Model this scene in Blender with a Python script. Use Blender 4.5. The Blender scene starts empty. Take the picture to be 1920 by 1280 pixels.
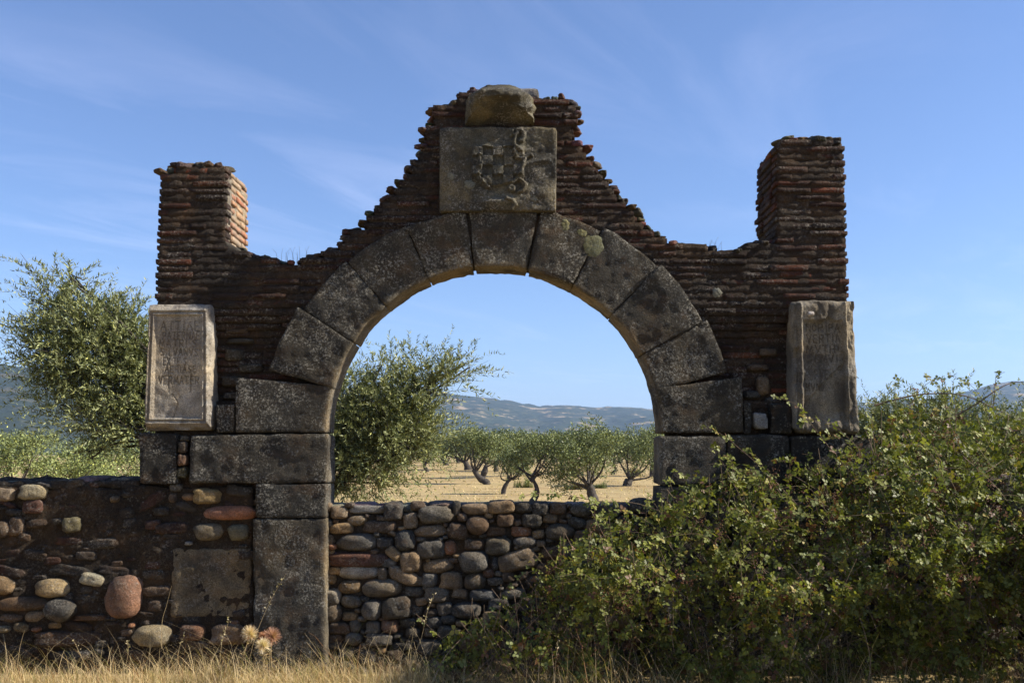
import bpy, bmesh, math, random
import numpy as np
from mathutils import Vector, Matrix

S = bpy.context.scene
C = S.collection
rnd = random.Random(7)
rng = np.random.default_rng(11)

# ------------------------------------------------------------------ camera
FPX = 1867.0                      # focal length in pixels of the 1920 wide frame
PITCH = math.radians(6.42)
CAMZ = 1.6
cd = bpy.data.cameras.new('camera'); cd.sensor_width = 36; cd.lens = 36*FPX/1920
cd.clip_start = 0.1; cd.clip_end = 20000
cam = bpy.data.objects.new('camera', cd); C.objects.link(cam)
cam.location = (0, 0, CAMZ); cam.rotation_euler = (math.radians(90)+PITCH, 0, 0)
S.camera = cam

# ------------------------------------------------------------------ sky, sun, exposure
SUN_EL = math.radians(36); SUN_AZ = math.radians(95.5)      # azimuth from +Y towards +X
world = bpy.data.worlds.new("World"); S.world = world; world.use_nodes = True
wn = world.node_tree; wl = wn.links
bg = wn.nodes['Background']
sky = wn.nodes.new('ShaderNodeTexSky'); sky.sky_type = 'NISHITA'; sky.sun_disc = False
sky.sun_elevation = SUN_EL; sky.sun_rotation = SUN_AZ
sky.altitude = 300; sky.air_density = 1.0; sky.dust_density = 0.15; sky.ozone_density = 5.5
# thin cirrus, high up: a noise laid on a plane overhead
tc = wn.nodes.new('ShaderNodeTexCoord')
sep = wn.nodes.new('ShaderNodeSeparateXYZ'); wl.new(tc.outputs['Generated'], sep.inputs[0])
def wmath(op, a, b=None, clamp=False):
    n = wn.nodes.new('ShaderNodeMath'); n.operation = op; n.use_clamp = clamp
    for i, v in enumerate((a, b)):
        if v is None: continue
        if isinstance(v, (int, float)): n.inputs[i].default_value = v
        else: wl.new(v, n.inputs[i])
    return n.outputs[0]
zc = wmath('MAXIMUM', sep.outputs[2], 0.04)
cx_ = wmath('DIVIDE', sep.outputs[0], zc); cy_ = wmath('DIVIDE', sep.outputs[1], zc)
cmb = wn.nodes.new('ShaderNodeCombineXYZ'); wl.new(cx_, cmb.inputs[0]); wl.new(cy_, cmb.inputs[1])
mp = wn.nodes.new('ShaderNodeMapping'); mp.vector_type = 'TEXTURE'; mp.inputs['Rotation'].default_value = (0, 0, math.radians(62)); mp.inputs['Scale'].default_value = (2.4, 0.8, 1)
wl.new(cmb.outputs[0], mp.inputs[0])
n1 = wn.nodes.new('ShaderNodeTexNoise'); n1.inputs['Scale'].default_value = 1.3; n1.inputs['Detail'].default_value = 9; n1.inputs['Roughness'].default_value = 0.62; n1.inputs['Distortion'].default_value = 0.7
wl.new(mp.outputs[0], n1.inputs['Vector'])
n2 = wn.nodes.new('ShaderNodeTexNoise'); n2.inputs['Scale'].default_value = 0.35; n2.inputs['Detail'].default_value = 3
off = wn.nodes.new('ShaderNodeVectorMath'); off.inputs[1].default_value = (3.3, 12.1, 0); wl.new(cmb.outputs[0], off.inputs[0]); wl.new(off.outputs[0], n2.inputs['Vector']); mp.inputs['Location'].default_value = (3.3, 12.1, 0)
r1 = wn.nodes.new('ShaderNodeMapRange'); r1.inputs[1].default_value = 0.47; r1.inputs[2].default_value = 0.80; wl.new(n1.outputs[0], r1.inputs[0])
r2 = wn.nodes.new('ShaderNodeMapRange'); r2.inputs[1].default_value = 0.40; r2.inputs[2].default_value = 0.66; wl.new(n2.outputs[0], r2.inputs[0])
cov = wmath('MULTIPLY', r1.outputs[0], r2.outputs[0], True)
cov = wmath('MULTIPLY', cov, 0.21, True)
mixc = wn.nodes.new('ShaderNodeMix'); mixc.data_type = 'RGBA'
wl.new(cov, mixc.inputs[0]); wl.new(sky.outputs[0], mixc.inputs[6]); mixc.inputs[7].default_value = (8.6, 9.2, 10.6, 1)
tint = wn.nodes.new('ShaderNodeMix'); tint.data_type = 'RGBA'; tint.blend_type = 'MULTIPLY'; tint.inputs[0].default_value = 1
tint.inputs[7].default_value = (1.05, 0.975, 1.04, 1)
wl.new(mixc.outputs[2], tint.inputs[6]); wl.new(tint.outputs[2], bg.inputs[0])
bg.inputs[1].default_value = 0.088

sd = bpy.data.lights.new('sun', 'SUN'); sd.energy = 5.0; sd.angle = math.radians(0.53); sd.color = (1.0, 0.93, 0.82)
sun = bpy.data.objects.new('sun', sd); C.objects.link(sun)
SDIR = Vector((math.cos(SUN_EL)*math.sin(SUN_AZ), math.cos(SUN_EL)*math.cos(SUN_AZ), math.sin(SUN_EL)))
sun.rotation_euler = SDIR.to_track_quat('Z', 'Y').to_euler(); sun.location = (30, -5, 30)

S.render.engine = 'CYCLES'
S.cycles.max_bounces = 6; S.cycles.diffuse_bounces = 3; S.cycles.glossy_bounces = 2; S.cycles.transmission_bounces = 4
S.cycles.volume_bounces = 0; S.cycles.transparent_max_bounces = 8; S.cycles.caustics_reflective = False
vs = S.view_settings; vs.view_transform = 'Standard'; vs.look = 'None'; vs.exposure = 1.0; vs.gamma = 1.0; vs.use_curve_mapping = False

# ------------------------------------------------------------------ helpers
CP, SP = math.cos(PITCH), math.sin(PITCH)
def P(px, py, Y):
    """world x, z of the photograph's pixel on the upright plane y = Y (numpy friendly)"""
    u = (np.asarray(px, float)-960)/FPX; v = (640-np.asarray(py, float))/FPX
    t = Y/(CP-SP*v)
    return u*t, CAMZ+(SP+CP*v)*t
def PX(x, y, z):
    dy = y; dz = z-CAMZ
    d = dy*CP+dz*SP; v = (-dy*SP+dz*CP)/d
    return 960+FPX*x/d, 640-FPX*v

_tab = np.random.default_rng(3).random(65536)
def vnoise(p):
    p = np.asarray(p, float); i = np.floor(p).astype(np.int64); f = p-i; f = f*f*(3-2*f)
    def h(dx, dy, dz):
        return _tab[((i[..., 0]+dx)*73856093 ^ (i[..., 1]+dy)*19349663 ^ (i[..., 2]+dz)*83492791) & 65535]
    x, y, z = f[..., 0], f[..., 1], f[..., 2]
    a = h(0,0,0)*(1-x)+h(1,0,0)*x; b = h(0,1,0)*(1-x)+h(1,1,0)*x
    c = h(0,0,1)*(1-x)+h(1,0,1)*x; d = h(0,1,1)*(1-x)+h(1,1,1)*x
    return ((a*(1-y)+b*y)*(1-z)+(c*(1-y)+d*y)*z)*2-1
def fbm(p, scale, octs=4, gain=0.5):
    p = np.asarray(p, float)*scale; s = 0; a = 1; tot = 0
    for k in range(octs):
        s = s+a*vnoise(p+17.3*k); tot += a; a *= gain; p = p*2.03
    return s/tot

def mesh_np(name, V, F, mats, smooth=True, cols=None, mi=None):
    V = np.asarray(V, np.float32); F = np.asarray(F, np.int32); k = F.shape[1]
    me = bpy.data.meshes.new(name)
    me.vertices.add(len(V)); me.vertices.foreach_set('co', V.ravel())
    me.loops.add(F.size); me.loops.foreach_set('vertex_index', F.ravel())
    me.polygons.add(len(F)); me.polygons.foreach_set('loop_start', np.arange(0, F.size, k, dtype=np.int32))
    me.polygons.foreach_set('loop_total', np.full(len(F), k, np.int32))
    if smooth is True or smooth is False:
        me.polygons.foreach_set('use_smooth', np.full(len(F), smooth))
    if mi is not None: me.polygons.foreach_set('material_index', np.asarray(mi, np.int32))
    me.update(calc_edges=True)
    if cols is not None:
        a = me.color_attributes.new('col', 'FLOAT_COLOR', 'POINT')
        cc = np.ones((len(V), 4), np.float32); cc[:, :3] = cols; a.data.foreach_set('color', cc.ravel())
    for m in (mats if isinstance(mats, (list, tuple)) else [mats]): me.materials.append(m)
    return me
def link(name, me, parent=None, color=None, loc=None, rot=None, scale=None, kind=None, label=None):
    o = bpy.data.objects.new(name, me); C.objects.link(o)
    if parent is not None:
        o.parent = parent
        o.matrix_parent_inverse = parent.matrix_basis.inverted()
    if loc is not None: o.location = loc
    if rot is not None: o.rotation_euler = rot
    if scale is not None: o.scale = scale
    if color is not None: o.color = (*color[:3], 1)
    if kind: o['kind'] = kind
    if label: o['label'] = label
    return o
def thing(name, label, cat, loc, group=None):
    o = bpy.data.objects.new(name, None); C.objects.link(o); o.location = loc; o.empty_display_size = 0.2
    o['label'] = label; o['category'] = cat
    if group: o['group'] = group
    return o
class Acc:
    """collects quads/tris as numpy and builds one mesh"""
    def __init__(s): s.V = []; s.F = []; s.Cc = []; s.n = 0
    def add(s, V, F, col=None):
        V = np.asarray(V, float); F = np.asarray(F, int)
        s.V.append(V); s.F.append(F+s.n); s.n += len(V)
        s.Cc.append(np.broadcast_to(np.asarray(col if col is not None else (1, 1, 1), float), (len(V), 3)))
    def mesh(s, name, mats, smooth=True):
        return mesh_np(name, np.concatenate(s.V), np.concatenate(s.F), mats, smooth, np.concatenate(s.Cc))

# ------------------------------------------------------------------ materials
def newmat(name):
    m = bpy.data.materials.new(name); m.use_nodes = True
    nt = m.node_tree; b = nt.nodes['Principled BSDF']; b.inputs['Roughness'].default_value = 0.92
    b.inputs['Specular IOR Level'].default_value = 0.25
    return m, nt, b
def N(nt, t, **kw):
    n = nt.nodes.new(t)
    for k, v in kw.items():
        if k[0] == 'i' and k[1:].isdigit(): n.inputs[int(k[1:])].default_value = v
        elif k in n.inputs.keys(): n.inputs[k].default_value = v
        else: setattr(n, k, v)
    return n
def noise(nt, vec, scale, detail=6, rough=0.6, dist=0.0):
    n = N(nt, 'ShaderNodeTexNoise'); n.inputs['Scale'].default_value = scale; n.inputs['Detail'].default_value = detail
    n.inputs['Roughness'].default_value = rough; n.inputs['Distortion'].default_value = dist
    nt.links.new(vec, n.inputs['Vector']); return n.outputs[0]
def mrange(nt, v, a, b, c=0.0, d=1.0):
    n = N(nt, 'ShaderNodeMapRange', i1=a, i2=b, i3=c, i4=d); nt.links.new(v, n.inputs[0]); return n.outputs[0]
def mixcol(nt, f, a, b, mode='MIX'):
    n = N(nt, 'ShaderNodeMix', data_type='RGBA', blend_type=mode)
    for i, v in ((0, f), (6, a), (7, b)):
        if isinstance(v, (int, float)): n.inputs[i].default_value = v
        elif isinstance(v, tuple): n.inputs[i].default_value = (*v[:3], 1)
        else: nt.links.new(v, n.inputs[i])
    return n.outputs[2]
def mul(nt, a, b, op='MULTIPLY'):
    n = N(nt, 'ShaderNodeMath', operation=op)
    for i, v in ((0, a), (1, b)):
        if isinstance(v, (int, float)): n.inputs[i].default_value = v
        else: nt.links.new(v, n.inputs[i])
    return n.outputs[0]
def bump(nt, layers, normal_to):
    prev = None
    for h, dist, st in layers:
        b = N(nt, 'ShaderNodeBump'); b.inputs['Distance'].default_value = dist; b.inputs['Strength'].default_value = st
        nt.links.new(h, b.inputs['Height'])
        if prev: nt.links.new(prev, b.inputs['Normal'])
        prev = b.outputs[0]
    nt.links.new(prev, normal_to)

def rock_mat(name, crust=(0.022, 0.021, 0.019), crust_lo=0.44, crust_hi=0.60, crust_amt=0.8, spot=0.5, bump_d=0.006, rust=0.0, use_attr=False, salt_col=(0.30, 0.27, 0.22)):
    """weathered stone: its own colour from the object, grain, black crust, pale lichen"""
    m, nt, b = newmat(name)
    geo = N(nt, 'ShaderNodeNewGeometry').outputs['Position']
    oi = N(nt, 'ShaderNodeObjectInfo').outputs['Color']
    base = oi
    if use_attr:
        at = N(nt, 'ShaderNodeAttribute'); at.attribute_name = 'col'; base = mixcol(nt, 1.0, oi, at.outputs['Color'], 'MULTIPLY')
    big = noise(nt, geo, 3.1, 8, 0.62, 0.4)
    mid = noise(nt, geo, 14, 7, 0.65)
    fine = noise(nt, geo, 120, 4, 0.7)
    g = mrange(nt, fine, 0.32, 0.70, 0.45, 1.6)
    c = mixcol(nt, 1.0, base, g, 'MULTIPLY')
    g2 = mrange(nt, mid, 0.3, 0.7, 0.65, 1.4)
    hue = noise(nt, geo, 1.9, 5, 0.65, 0.5)
    c = mixcol(nt, mrange(nt, hue, 0.40, 0.62), c, mixcol(nt, 1.0, c, (1.45, 1.25, 0.95), 'MULTIPLY'))
    c = mixcol(nt, 1.0, c, g2, 'MULTIPLY')
    if rust > 0:
        rn = noise(nt, geo, 6.5, 5, 0.6); rf = mul(nt, mrange(nt, rn, 0.52, 0.68), rust)
        c = mixcol(nt, rf, c, (0.16, 0.085, 0.035))
    k = mul(nt, mrange(nt, mul(nt, big, mul(nt, mid, 0.35), 'ADD'), crust_lo+0.17, crust_hi+0.17), crust_amt)
    c = mixcol(nt, k, c, crust)
    vo = N(nt, 'ShaderNodeTexVoronoi'); vo.inputs['Scale'].default_value = 34; vo.inputs['Randomness'].default_value = 1
    wv = N(nt, 'ShaderNodeVectorMath', operation='ADD'); nt.links.new(geo, wv.inputs[0])
    wn2 = N(nt, 'ShaderNodeTexNoise'); wn2.inputs['Scale'].default_value = 22; nt.links.new(geo, wn2.inputs['Vector'])
    sc_ = N(nt, 'ShaderNodeVectorMath', operation='SCALE'); sc_.inputs[3].default_value = 0.03; nt.links.new(wn2.outputs['Color'], sc_.inputs[0])
    nt.links.new(sc_.outputs[0], wv.inputs[1]); nt.links.new(wv.outputs[0], vo.inputs['Vector'])
    sp = mrange(nt, vo.outputs['Distance'], 0.34, 0.20)
    pm = mrange(nt, noise(nt, geo, 5.2, 4, 0.6), 0.52, 0.62)
    sf = mul(nt, mul(nt, mul(nt, sp, pm), mrange(nt, fine, 0.35, 0.6)), spot)
    c = mixcol(nt, sf, c, (0.30, 0.30, 0.27))
    salt = noise(nt, geo, 62, 3, 0.8)
    sm = mul(nt, mul(nt, mrange(nt, salt, 0.50, 0.62), mrange(nt, noise(nt, geo, 4.4, 7, 0.72), 0.44, 0.60)), min(1.0, spot*1.4))
    c = mixcol(nt, sm, c, salt_col)
    nt.links.new(c, b.inputs['Base Color'])
    bump(nt, [(noise(nt, geo, 20, 8, 0.75), bump_d*6, 1.0), (salt, bump_d*2.0, 1.0), (sp, 0.002, 0.4)], b.inputs['Normal'])
    return m
M_granite = rock_mat('granite', salt_col=(0.40, 0.37, 0.30), crust=(0.026, 0.023, 0.018), crust_lo=0.42, crust_hi=0.56, crust_amt=0.85, spot=0.6, rust=0.45, bump_d=0.008)
M_granite_worn_lit = rock_mat('granite_worn_lit_arris', salt_col=(0.40, 0.37, 0.30), crust=(0.026, 0.023, 0.018), crust_lo=0.44, crust_hi=0.60, crust_amt=0.7, spot=0.6, rust=0.35, bump_d=0.007, use_attr=True)  # vertex colour adds a painted sun rim to the rubbed edge
M_plaque = rock_mat('carved_granite', crust=(0.10, 0.075, 0.055), crust_lo=0.46, crust_hi=0.62, crust_amt=0.55, spot=0.15, bump_d=0.0025, use_attr=True)
M_plaque_dark = rock_mat('worn_carved_granite', crust=(0.06, 0.052, 0.042), crust_lo=0.44, crust_hi=0.6, crust_amt=0.7, spot=0.3, bump_d=0.004, use_attr=True)
M_arms = rock_mat('lichened_granite', crust=(0.04, 0.038, 0.032), crust_lo=0.44, crust_hi=0.58, crust_amt=0.75, spot=0.75, bump_d=0.006, use_attr=True)
M_pale = rock_mat('pale_stone', crust_amt=0.3, spot=0.2, bump_d=0.004)
M_lich = rock_mat('lichen_crust', crust=(0.06, 0.065, 0.04), crust_amt=0.35, spot=0.3, bump_d=0.004)
M_cobble = rock_mat('river_cobble', crust=(0.03, 0.025, 0.018), crust_lo=0.47, crust_hi=0.62, crust_amt=0.7, spot=0.4, bump_d=0.005, rust=0.35)
M_brick = rock_mat('old_brick', crust=(0.032, 0.023, 0.018), crust_lo=0.42, crust_hi=0.60, crust_amt=0.8, spot=0.5, bump_d=0.007)
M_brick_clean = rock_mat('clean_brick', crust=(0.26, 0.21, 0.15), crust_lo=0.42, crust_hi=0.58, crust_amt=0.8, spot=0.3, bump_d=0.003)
M_mortar = rock_mat('dark_mortar', crust=(0.014, 0.012, 0.010), crust_lo=0.45, crust_hi=0.66, crust_amt=0.7, spot=0.32, bump_d=0.010, rust=0.4, salt_col=(0.2, 0.17, 0.13))
M_lime = rock_mat('lime_mortar', crust=(0.10, 0.085, 0.065), crust_lo=0.46, crust_hi=0.64, crust_amt=0.7, spot=0.3, bump_d=0.006)

def leaf_mat(name, back=(1.6, 1.7, 1.9), trans=0.25, rough=0.5, obj_color=False):
    m, nt, b = newmat(name)
    if obj_color: col = N(nt, 'ShaderNodeObjectInfo').outputs['Color']
    else:
        at = N(nt, 'ShaderNodeAttribute'); at.attribute_name = 'col'; col = at.outputs['Color']
    bf = N(nt, 'ShaderNodeNewGeometry').outputs['Backfacing']
    pale = mixcol(nt, 1.0, col, back, 'MULTIPLY')
    c = mixcol(nt, bf, col, pale)
    nt.links.new(c, b.inputs['Base Color']); b.inputs['Roughness'].default_value = rough; b.inputs['Specular IOR Level'].default_value = 0.22
    tr = N(nt, 'ShaderNodeBsdfTranslucent'); tc2 = mixcol(nt, 1.0, c, (1.3, 1.4, 0.6), 'MULTIPLY'); nt.links.new(tc2, tr.inputs[0])
    mx = N(nt, 'ShaderNodeMixShader', i0=trans); nt.links.new(b.outputs[0], mx.inputs[1]); nt.links.new(tr.outputs[0], mx.inputs[2])
    nt.links.new(mx.outputs[0], nt.nodes['Material Output'].inputs[0]); return m
M_leaf = leaf_mat('bramble_leaf', back=(1.2, 1.2, 1.25), trans=0.24, rough=0.5)
M_leaf1 = leaf_mat('bramble_leaf_single', back=(1.25, 1.25, 1.35), trans=0.24, rough=0.5, obj_color=True)
M_olive = leaf_mat('olive_leaf', back=(1.6, 1.55, 1.65), trans=0.12, rough=0.45)
M_grass = leaf_mat('dry_grass', back=(1, 1, 1), trans=0.3, rough=0.7)
def bark_mat(name, c0, c1, sc=18):
    m, nt, b = newmat(name); geo = N(nt, 'ShaderNodeNewGeometry').outputs['Position']
    n = noise(nt, geo, sc, 6, 0.7); nt.links.new(mixcol(nt, mrange(nt, n, 0.3, 0.7), c0, c1), b.inputs['Base Color'])
    bump(nt, [(n, 0.02, 0.8)], b.inputs['Normal']); return m
M_bark = bark_mat('olive_bark', (0.02, 0.017, 0.014), (0.10, 0.085, 0.07), 9)
M_cane = bark_mat('bramble_cane', (0.09, 0.05, 0.03), (0.22, 0.17, 0.11), 30)
M_straw = bark_mat('straw_stem', (0.25, 0.18, 0.09), (0.42, 0.32, 0.17), 30)
M_fluff = leaf_mat('thistle_down', back=(1, 1, 1), trans=0.3, rough=0.8)

# ------------------------------------------------------------------ lattice box with rounded, chipped edges
def lattice(nx, nz, nd):
    idx = {}; pts = []; F = []
    def vid(i, j, k):
        key = (i, j, k)
        if key not in idx: idx[key] = len(pts); pts.append(key)
        return idx[key]
    for i in range(nx):
        for k in range(nz):
            F.append([vid(i,0,k), vid(i+1,0,k), vid(i+1,0,k+1), vid(i,0,k+1)])
            F.append([vid(i,nd,k), vid(i,nd,k+1), vid(i+1,nd,k+1), vid(i+1,nd,k)])
    for i in range(nx):
        for j in range(nd):
            F.append([vid(i,j,0), vid(i,j+1,0), vid(i+1,j+1,0), vid(i+1,j,0)])
            F.append([vid(i,j,nz), vid(i+1,j,nz), vid(i+1,j+1,nz), vid(i,j+1,nz)])
    for k in range(nz):
        for j in range(nd):
            F.append([vid(0,j,k), vid(0,j,k+1), vid(0,j+1,k+1), vid(0,j+1,k)])
            F.append([vid(nx,j,k), vid(nx,j+1,k), vid(nx,j+1,k+1), vid(nx,j,k+1)])
    p = np.array(pts, float)
    return p/np.array([nx, nd, nz]), np.array(F)
def rblock(W, H, D, res, r, amp, nscale, seed, mapfn, hfun=None, dres=None, edge_chip=1.5, sx=None):
    """mapfn(u, v, d[m]) -> xyz ; hfun(u, v) -> metres the front stands proud"""
    dres = dres or res*2.5
    nx, nz, nd = max(2, int(W/res)), max(2, int(H/res)), max(1, int(D/dres))
    q, F = lattice(nx, nz, nd)
    dims = np.array([W, D, H]); p = q*dims
    off = np.array([seed*3.17, seed*1.7, seed*7.9])
    rr = np.clip(r*(1+edge_chip*fbm(p+off, 9, 3)), r*0.25, min(W, H, D)*0.45)[:, None]
    inner = np.clip(p, rr, dims-rr); dv = p-inner; L = np.linalg.norm(dv, axis=1, keepdims=True)
    nrm = dv/np.maximum(L, 1e-9)
    p2 = inner+nrm*rr
    n = fbm(p2+off, nscale, 4)[:, None]*amp+fbm(p2+off+50, nscale*5, 2)[:, None]*amp*0.35
    p2 = p2+nrm*n
    if hfun is not None:
        fr = q[:, 1] == 0
        p2[fr, 1] -= hfun(p2[fr, 0]/W, p2[fr, 2]/H)
    out = mapfn(p2[:, 0]/W, p2[:, 2]/H, p2[:, 1])
    return out, F, q
def quadmap(c, Y):
    """c: bottom-left, bottom-right, top-right, top-left in photograph pixels on plane Y"""
    X, Z = P([a[0] for a in c], [a[1] for a in c], Y)
    def f(u, v, d):
        x = (X[0]*(1-u)+X[1]*u)*(1-v)+(X[3]*(1-u)+X[2]*u)*v
        z = (Z[0]*(1-u)+Z[1]*u)*(1-v)+(Z[3]*(1-u)+Z[2]*u)*v
        return np.stack([x, Y+d, z], 1)
    W = (np.hypot(X[1]-X[0], Z[1]-Z[0])+np.hypot(X[2]-X[3], Z[2]-Z[3]))/2
    H = (np.hypot(X[3]-X[0], Z[3]-Z[0])+np.hypot(X[2]-X[1], Z[2]-Z[1]))/2
    return f, W, H
def wbox(x0, x1, z0, z1, Y):
    return (lambda u, v, d: np.stack([x0+(x1-x0)*u, Y+d, z0+(z1-z0)*v], 1)), x1-x0, z1-z0

def tube(pts, rad, sides=6, wob=0.0):
    pts = np.asarray(pts, float); n = len(pts); rad = np.broadcast_to(np.asarray(rad, float), (n,))
    T = np.gradient(pts, axis=0); T /= np.maximum(np.linalg.norm(T, axis=1, keepdims=True), 1e-9)
    up = np.array([0.31, 0.17, 0.93]); A = np.cross(T, up); A /= np.maximum(np.linalg.norm(A, axis=1, keepdims=True), 1e-6); B = np.cross(T, A)
    a = np.arange(sides)*2*math.pi/sides
    V = pts[:, None, :]+rad[:, None, None]*(A[:, None, :]*np.cos(a)[None, :, None]+B[:, None, :]*np.sin(a)[None, :, None])
    if wob: V = V+(rad[:, None, None]*wob)*fbm(V*1.0, 3/max(rad.max(), 0.02)*0.25, 2)[..., None]*(V-pts[:, None, :])/np.maximum(rad[:, None, None], 1e-5)
    V = V.reshape(-1, 3); F = []
    for i in range(n-1):
        for s in range(sides):
            s2 = (s+1) % sides
            F.append([i*sides+s, i*sides+s2, (i+1)*sides+s2, (i+1)*sides+s])
    return V, np.array(F)
def spline(ctrl, n):
    ctrl = np.asarray(ctrl, float); t = np.linspace(0, len(ctrl)-1, n); i = np.clip(t.astype(int), 0, len(ctrl)-2); f = (t-i)[:, None]
    p0 = ctrl[np.clip(i-1, 0, None)]; p1 = ctrl[i]; p2 = ctrl[i+1]; p3 = ctrl[np.clip(i+2, None, len(ctrl)-1)]
    return 0.5*((2*p1)+(-p0+p2)*f+(2*p0-5*p1+4*p2-p3)*f**2+(-p0+3*p1-3*p2+p3)*f**3)
def scatter(TV, TF, pos, X, Yv, sc, cols):
    """instances of template TV (n,3) with local x axis X (heading) and z axis Yv (normal)"""
    X = X/np.maximum(np.linalg.norm(X, axis=1, keepdims=True), 1e-9)
    Z = Yv-(Yv*X).sum(1, keepdims=True)*X; Z /= np.maximum(np.linalg.norm(Z, axis=1, keepdims=True), 1e-9)
    Y = np.cross(Z, X)
    sc = np.asarray(sc, float).reshape(-1, 1, 1)
    V = pos[:, None, :]+sc*(TV[None, :, 0:1]*X[:, None, :]+TV[None, :, 1:2]*Y[:, None, :]+TV[None, :, 2:3]*Z[:, None, :])
    F = TF[None]+np.arange(len(pos))[:, None, None]*len(TV)
    cc = np.repeat(cols, len(TV), axis=0)
    return V.reshape(-1, 3), F.reshape(-1, TF.shape[1]), cc
def rdir(n): 
    v = rng.normal(size=(n, 3)); return v/np.linalg.norm(v, axis=1, keepdims=True)

def smooth(a, b, t): t = np.clip((t-a)/(b-a), 0, 1); return t*t*(3-2*t)
# ------------------------------------------------------------------ terrain
def terr(x, y):
    y = np.asarray(y, float); x = np.asarray(x, float)
    def ss(a, b, t): t = np.clip((t-a)/(b-a), 0, 1); return t*t*(3-2*t)
    z = 0.07*ss(3.5, 5.5, y)*(1-ss(7.3, 8.2, y))-0.8*ss(8.2, 24, y)+1.0*ss(62, 170, y)
    z = z+0.05*fbm(np.stack([x, y, 0*x], -1), 0.12, 3)*ss(9, 30, y)+0.012*fbm(np.stack([x, y, 0*x], -1), 1.7, 3)
    return z
def ground_hit(px, py):
    u = (px-960)/FPX; v = (640-py)/FPX; dy = CP-SP*v; dz = SP+CP*v
    for t in np.arange(12, 400, 0.25):
        if CAMZ+dz*t <= float(terr(u*t, dy*t)): return u*t, dy*t
    return u*300, dy*300
def build_ground():
    s = np.linspace(-1, 1, 181); xs = np.sign(s)*(np.abs(s)*14+np.abs(s)**5*9000)
    t = np.linspace(0, 1, 240); ys = -60+66*np.minimum(t*8, 1)+np.where(t > 0.125, ((t-0.125)/0.875), 0)*150+np.where(t > 0.125, ((t-0.125)/0.875), 0)**6*9000
    X, Y = np.meshgrid(xs, ys); Z = terr(X, Y)
    V = np.stack([X, Y, Z], -1).reshape(-1, 3); nx = len(xs); ny = len(ys)
    i = np.arange(nx-1)[None]+np.arange(ny-1)[:, None]*nx; i = i.ravel()
    F = np.stack([i, i+1, i+nx+1, i+nx], 1)
    m, nt, b = newmat('dry_field'); geo = N(nt, 'ShaderNodeNewGeometry').outputs['Position']
    mpn = N(nt, 'ShaderNodeMapping'); mpn.inputs['Scale'].default_value = (0.35, 1, 1); nt.links.new(geo, mpn.inputs[0])
    a = noise(nt, mpn.outputs[0], 0.9, 8, 0.7); bb = noise(nt, geo, 9, 6, 0.7); c0 = noise(nt, mpn.outputs[0], 0.12, 4, 0.6)
    c = mixcol(nt, mrange(nt, a, 0.35, 0.62), (0.25, 0.165, 0.07), (0.56, 0.42, 0.19))
    c = mixcol(nt, mul(nt, mrange(nt, bb, 0.42, 0.7), 0.65), c, (0.13, 0.085, 0.045))
    c = mixcol(nt, mul(nt, mrange(nt, c0, 0.5, 0.68), 0.4), c, (0.20, 0.18, 0.08))
    nt.links.new(c, b.inputs['Base Color']); bump(nt, [(bb, 0.03, 1.0), (noise(nt, geo, 40, 4), 0.01, 1.0)], b.inputs['Normal'])
    o = link('ground', mesh_np('ground', V, F, m), kind='structure')
build_ground()

# ------------------------------------------------------------------ hills
def build_hills(name, prof, dist, near, seed, tan_amt, base_z=-20, xr=(-3500, 6000), amp=1.0, green=(0.045, 0.06, 0.03)):
    px = np.array([p[0] for p in prof], float); py = np.array([p[1] for p in prof], float)
    u = np.linspace(xr[0], xr[1], 900); h = 1.6+(850-np.interp(u, px, py))/FPX*dist
    ss_ = np.linspace(0, 1, 90)
    rows = []
    for s in ss_:
        D = near+(dist-near)*s
        # height climbs towards the ridge
        hz = base_z+(h-base_z)*(s**1.35)
        X = (u-960)/FPX*D; 
        pt = np.stack([X/dist*9, np.full_like(X, s*3.0+seed), 0*X], -1)
        n = fbm(pt, 3.0, 5, 0.55)
        n2 = fbm(pt, 40.0, 3, 0.6)
        hz = hz+amp*(n*26*(1-s**6)*min(1, s*3)+n2*5.0)*(dist/3500)
        rows.append(np.stack([X, np.full_like(X, D), hz], -1))
    # back slope so the ridge has thickness
    for s in (0.2, 1.0):
        D = dist+1200*s; X = (u-960)/FPX*D; rows.append(np.stack([X, np.full_like(X, D), h*(1-s)+base_z*s-8*s], -1))
    V = np.concatenate(rows); nx = len(u); ny = len(rows)
    i = (np.arange(nx-1)[None]+np.arange(ny-1)[:, None]*nx).ravel(); F = np.stack([i, i+1, i+nx+1, i+nx], 1)
    m, nt, b = newmat(name+'_cover'); geo = N(nt, 'ShaderNodeNewGeometry').outputs['Position']
    mpn = N(nt, 'ShaderNodeMapping'); mpn.inputs['Scale'].default_value = (0.5, 0.35, 2.0); nt.links.new(geo, mpn.inputs[0])
    a = noise(nt, mpn.outputs[0], 0.016, 9, 0.72); w = noise(nt, geo, 0.05, 7, 0.8)
    c = mixcol(nt, mrange(nt, w, 0.36, 0.62), tuple(0.5*g for g in green), green)
    c = mixcol(nt, mul(nt, mrange(nt, a, 0.56, 0.62), tan_amt), c, (0.36, 0.27, 0.16))
    c = mixcol(nt, mul(nt, mrange(nt, w, 0.50, 0.62), mul(nt, mrange(nt, a, 0.46, 0.56), 0.6*tan_amt)), c, (0.24, 0.19, 0.11))
    nt.links.new(c, b.inputs['Base Color'])
    link(name, mesh_np(name, V, F, m, smooth=True), kind='structure')
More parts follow.
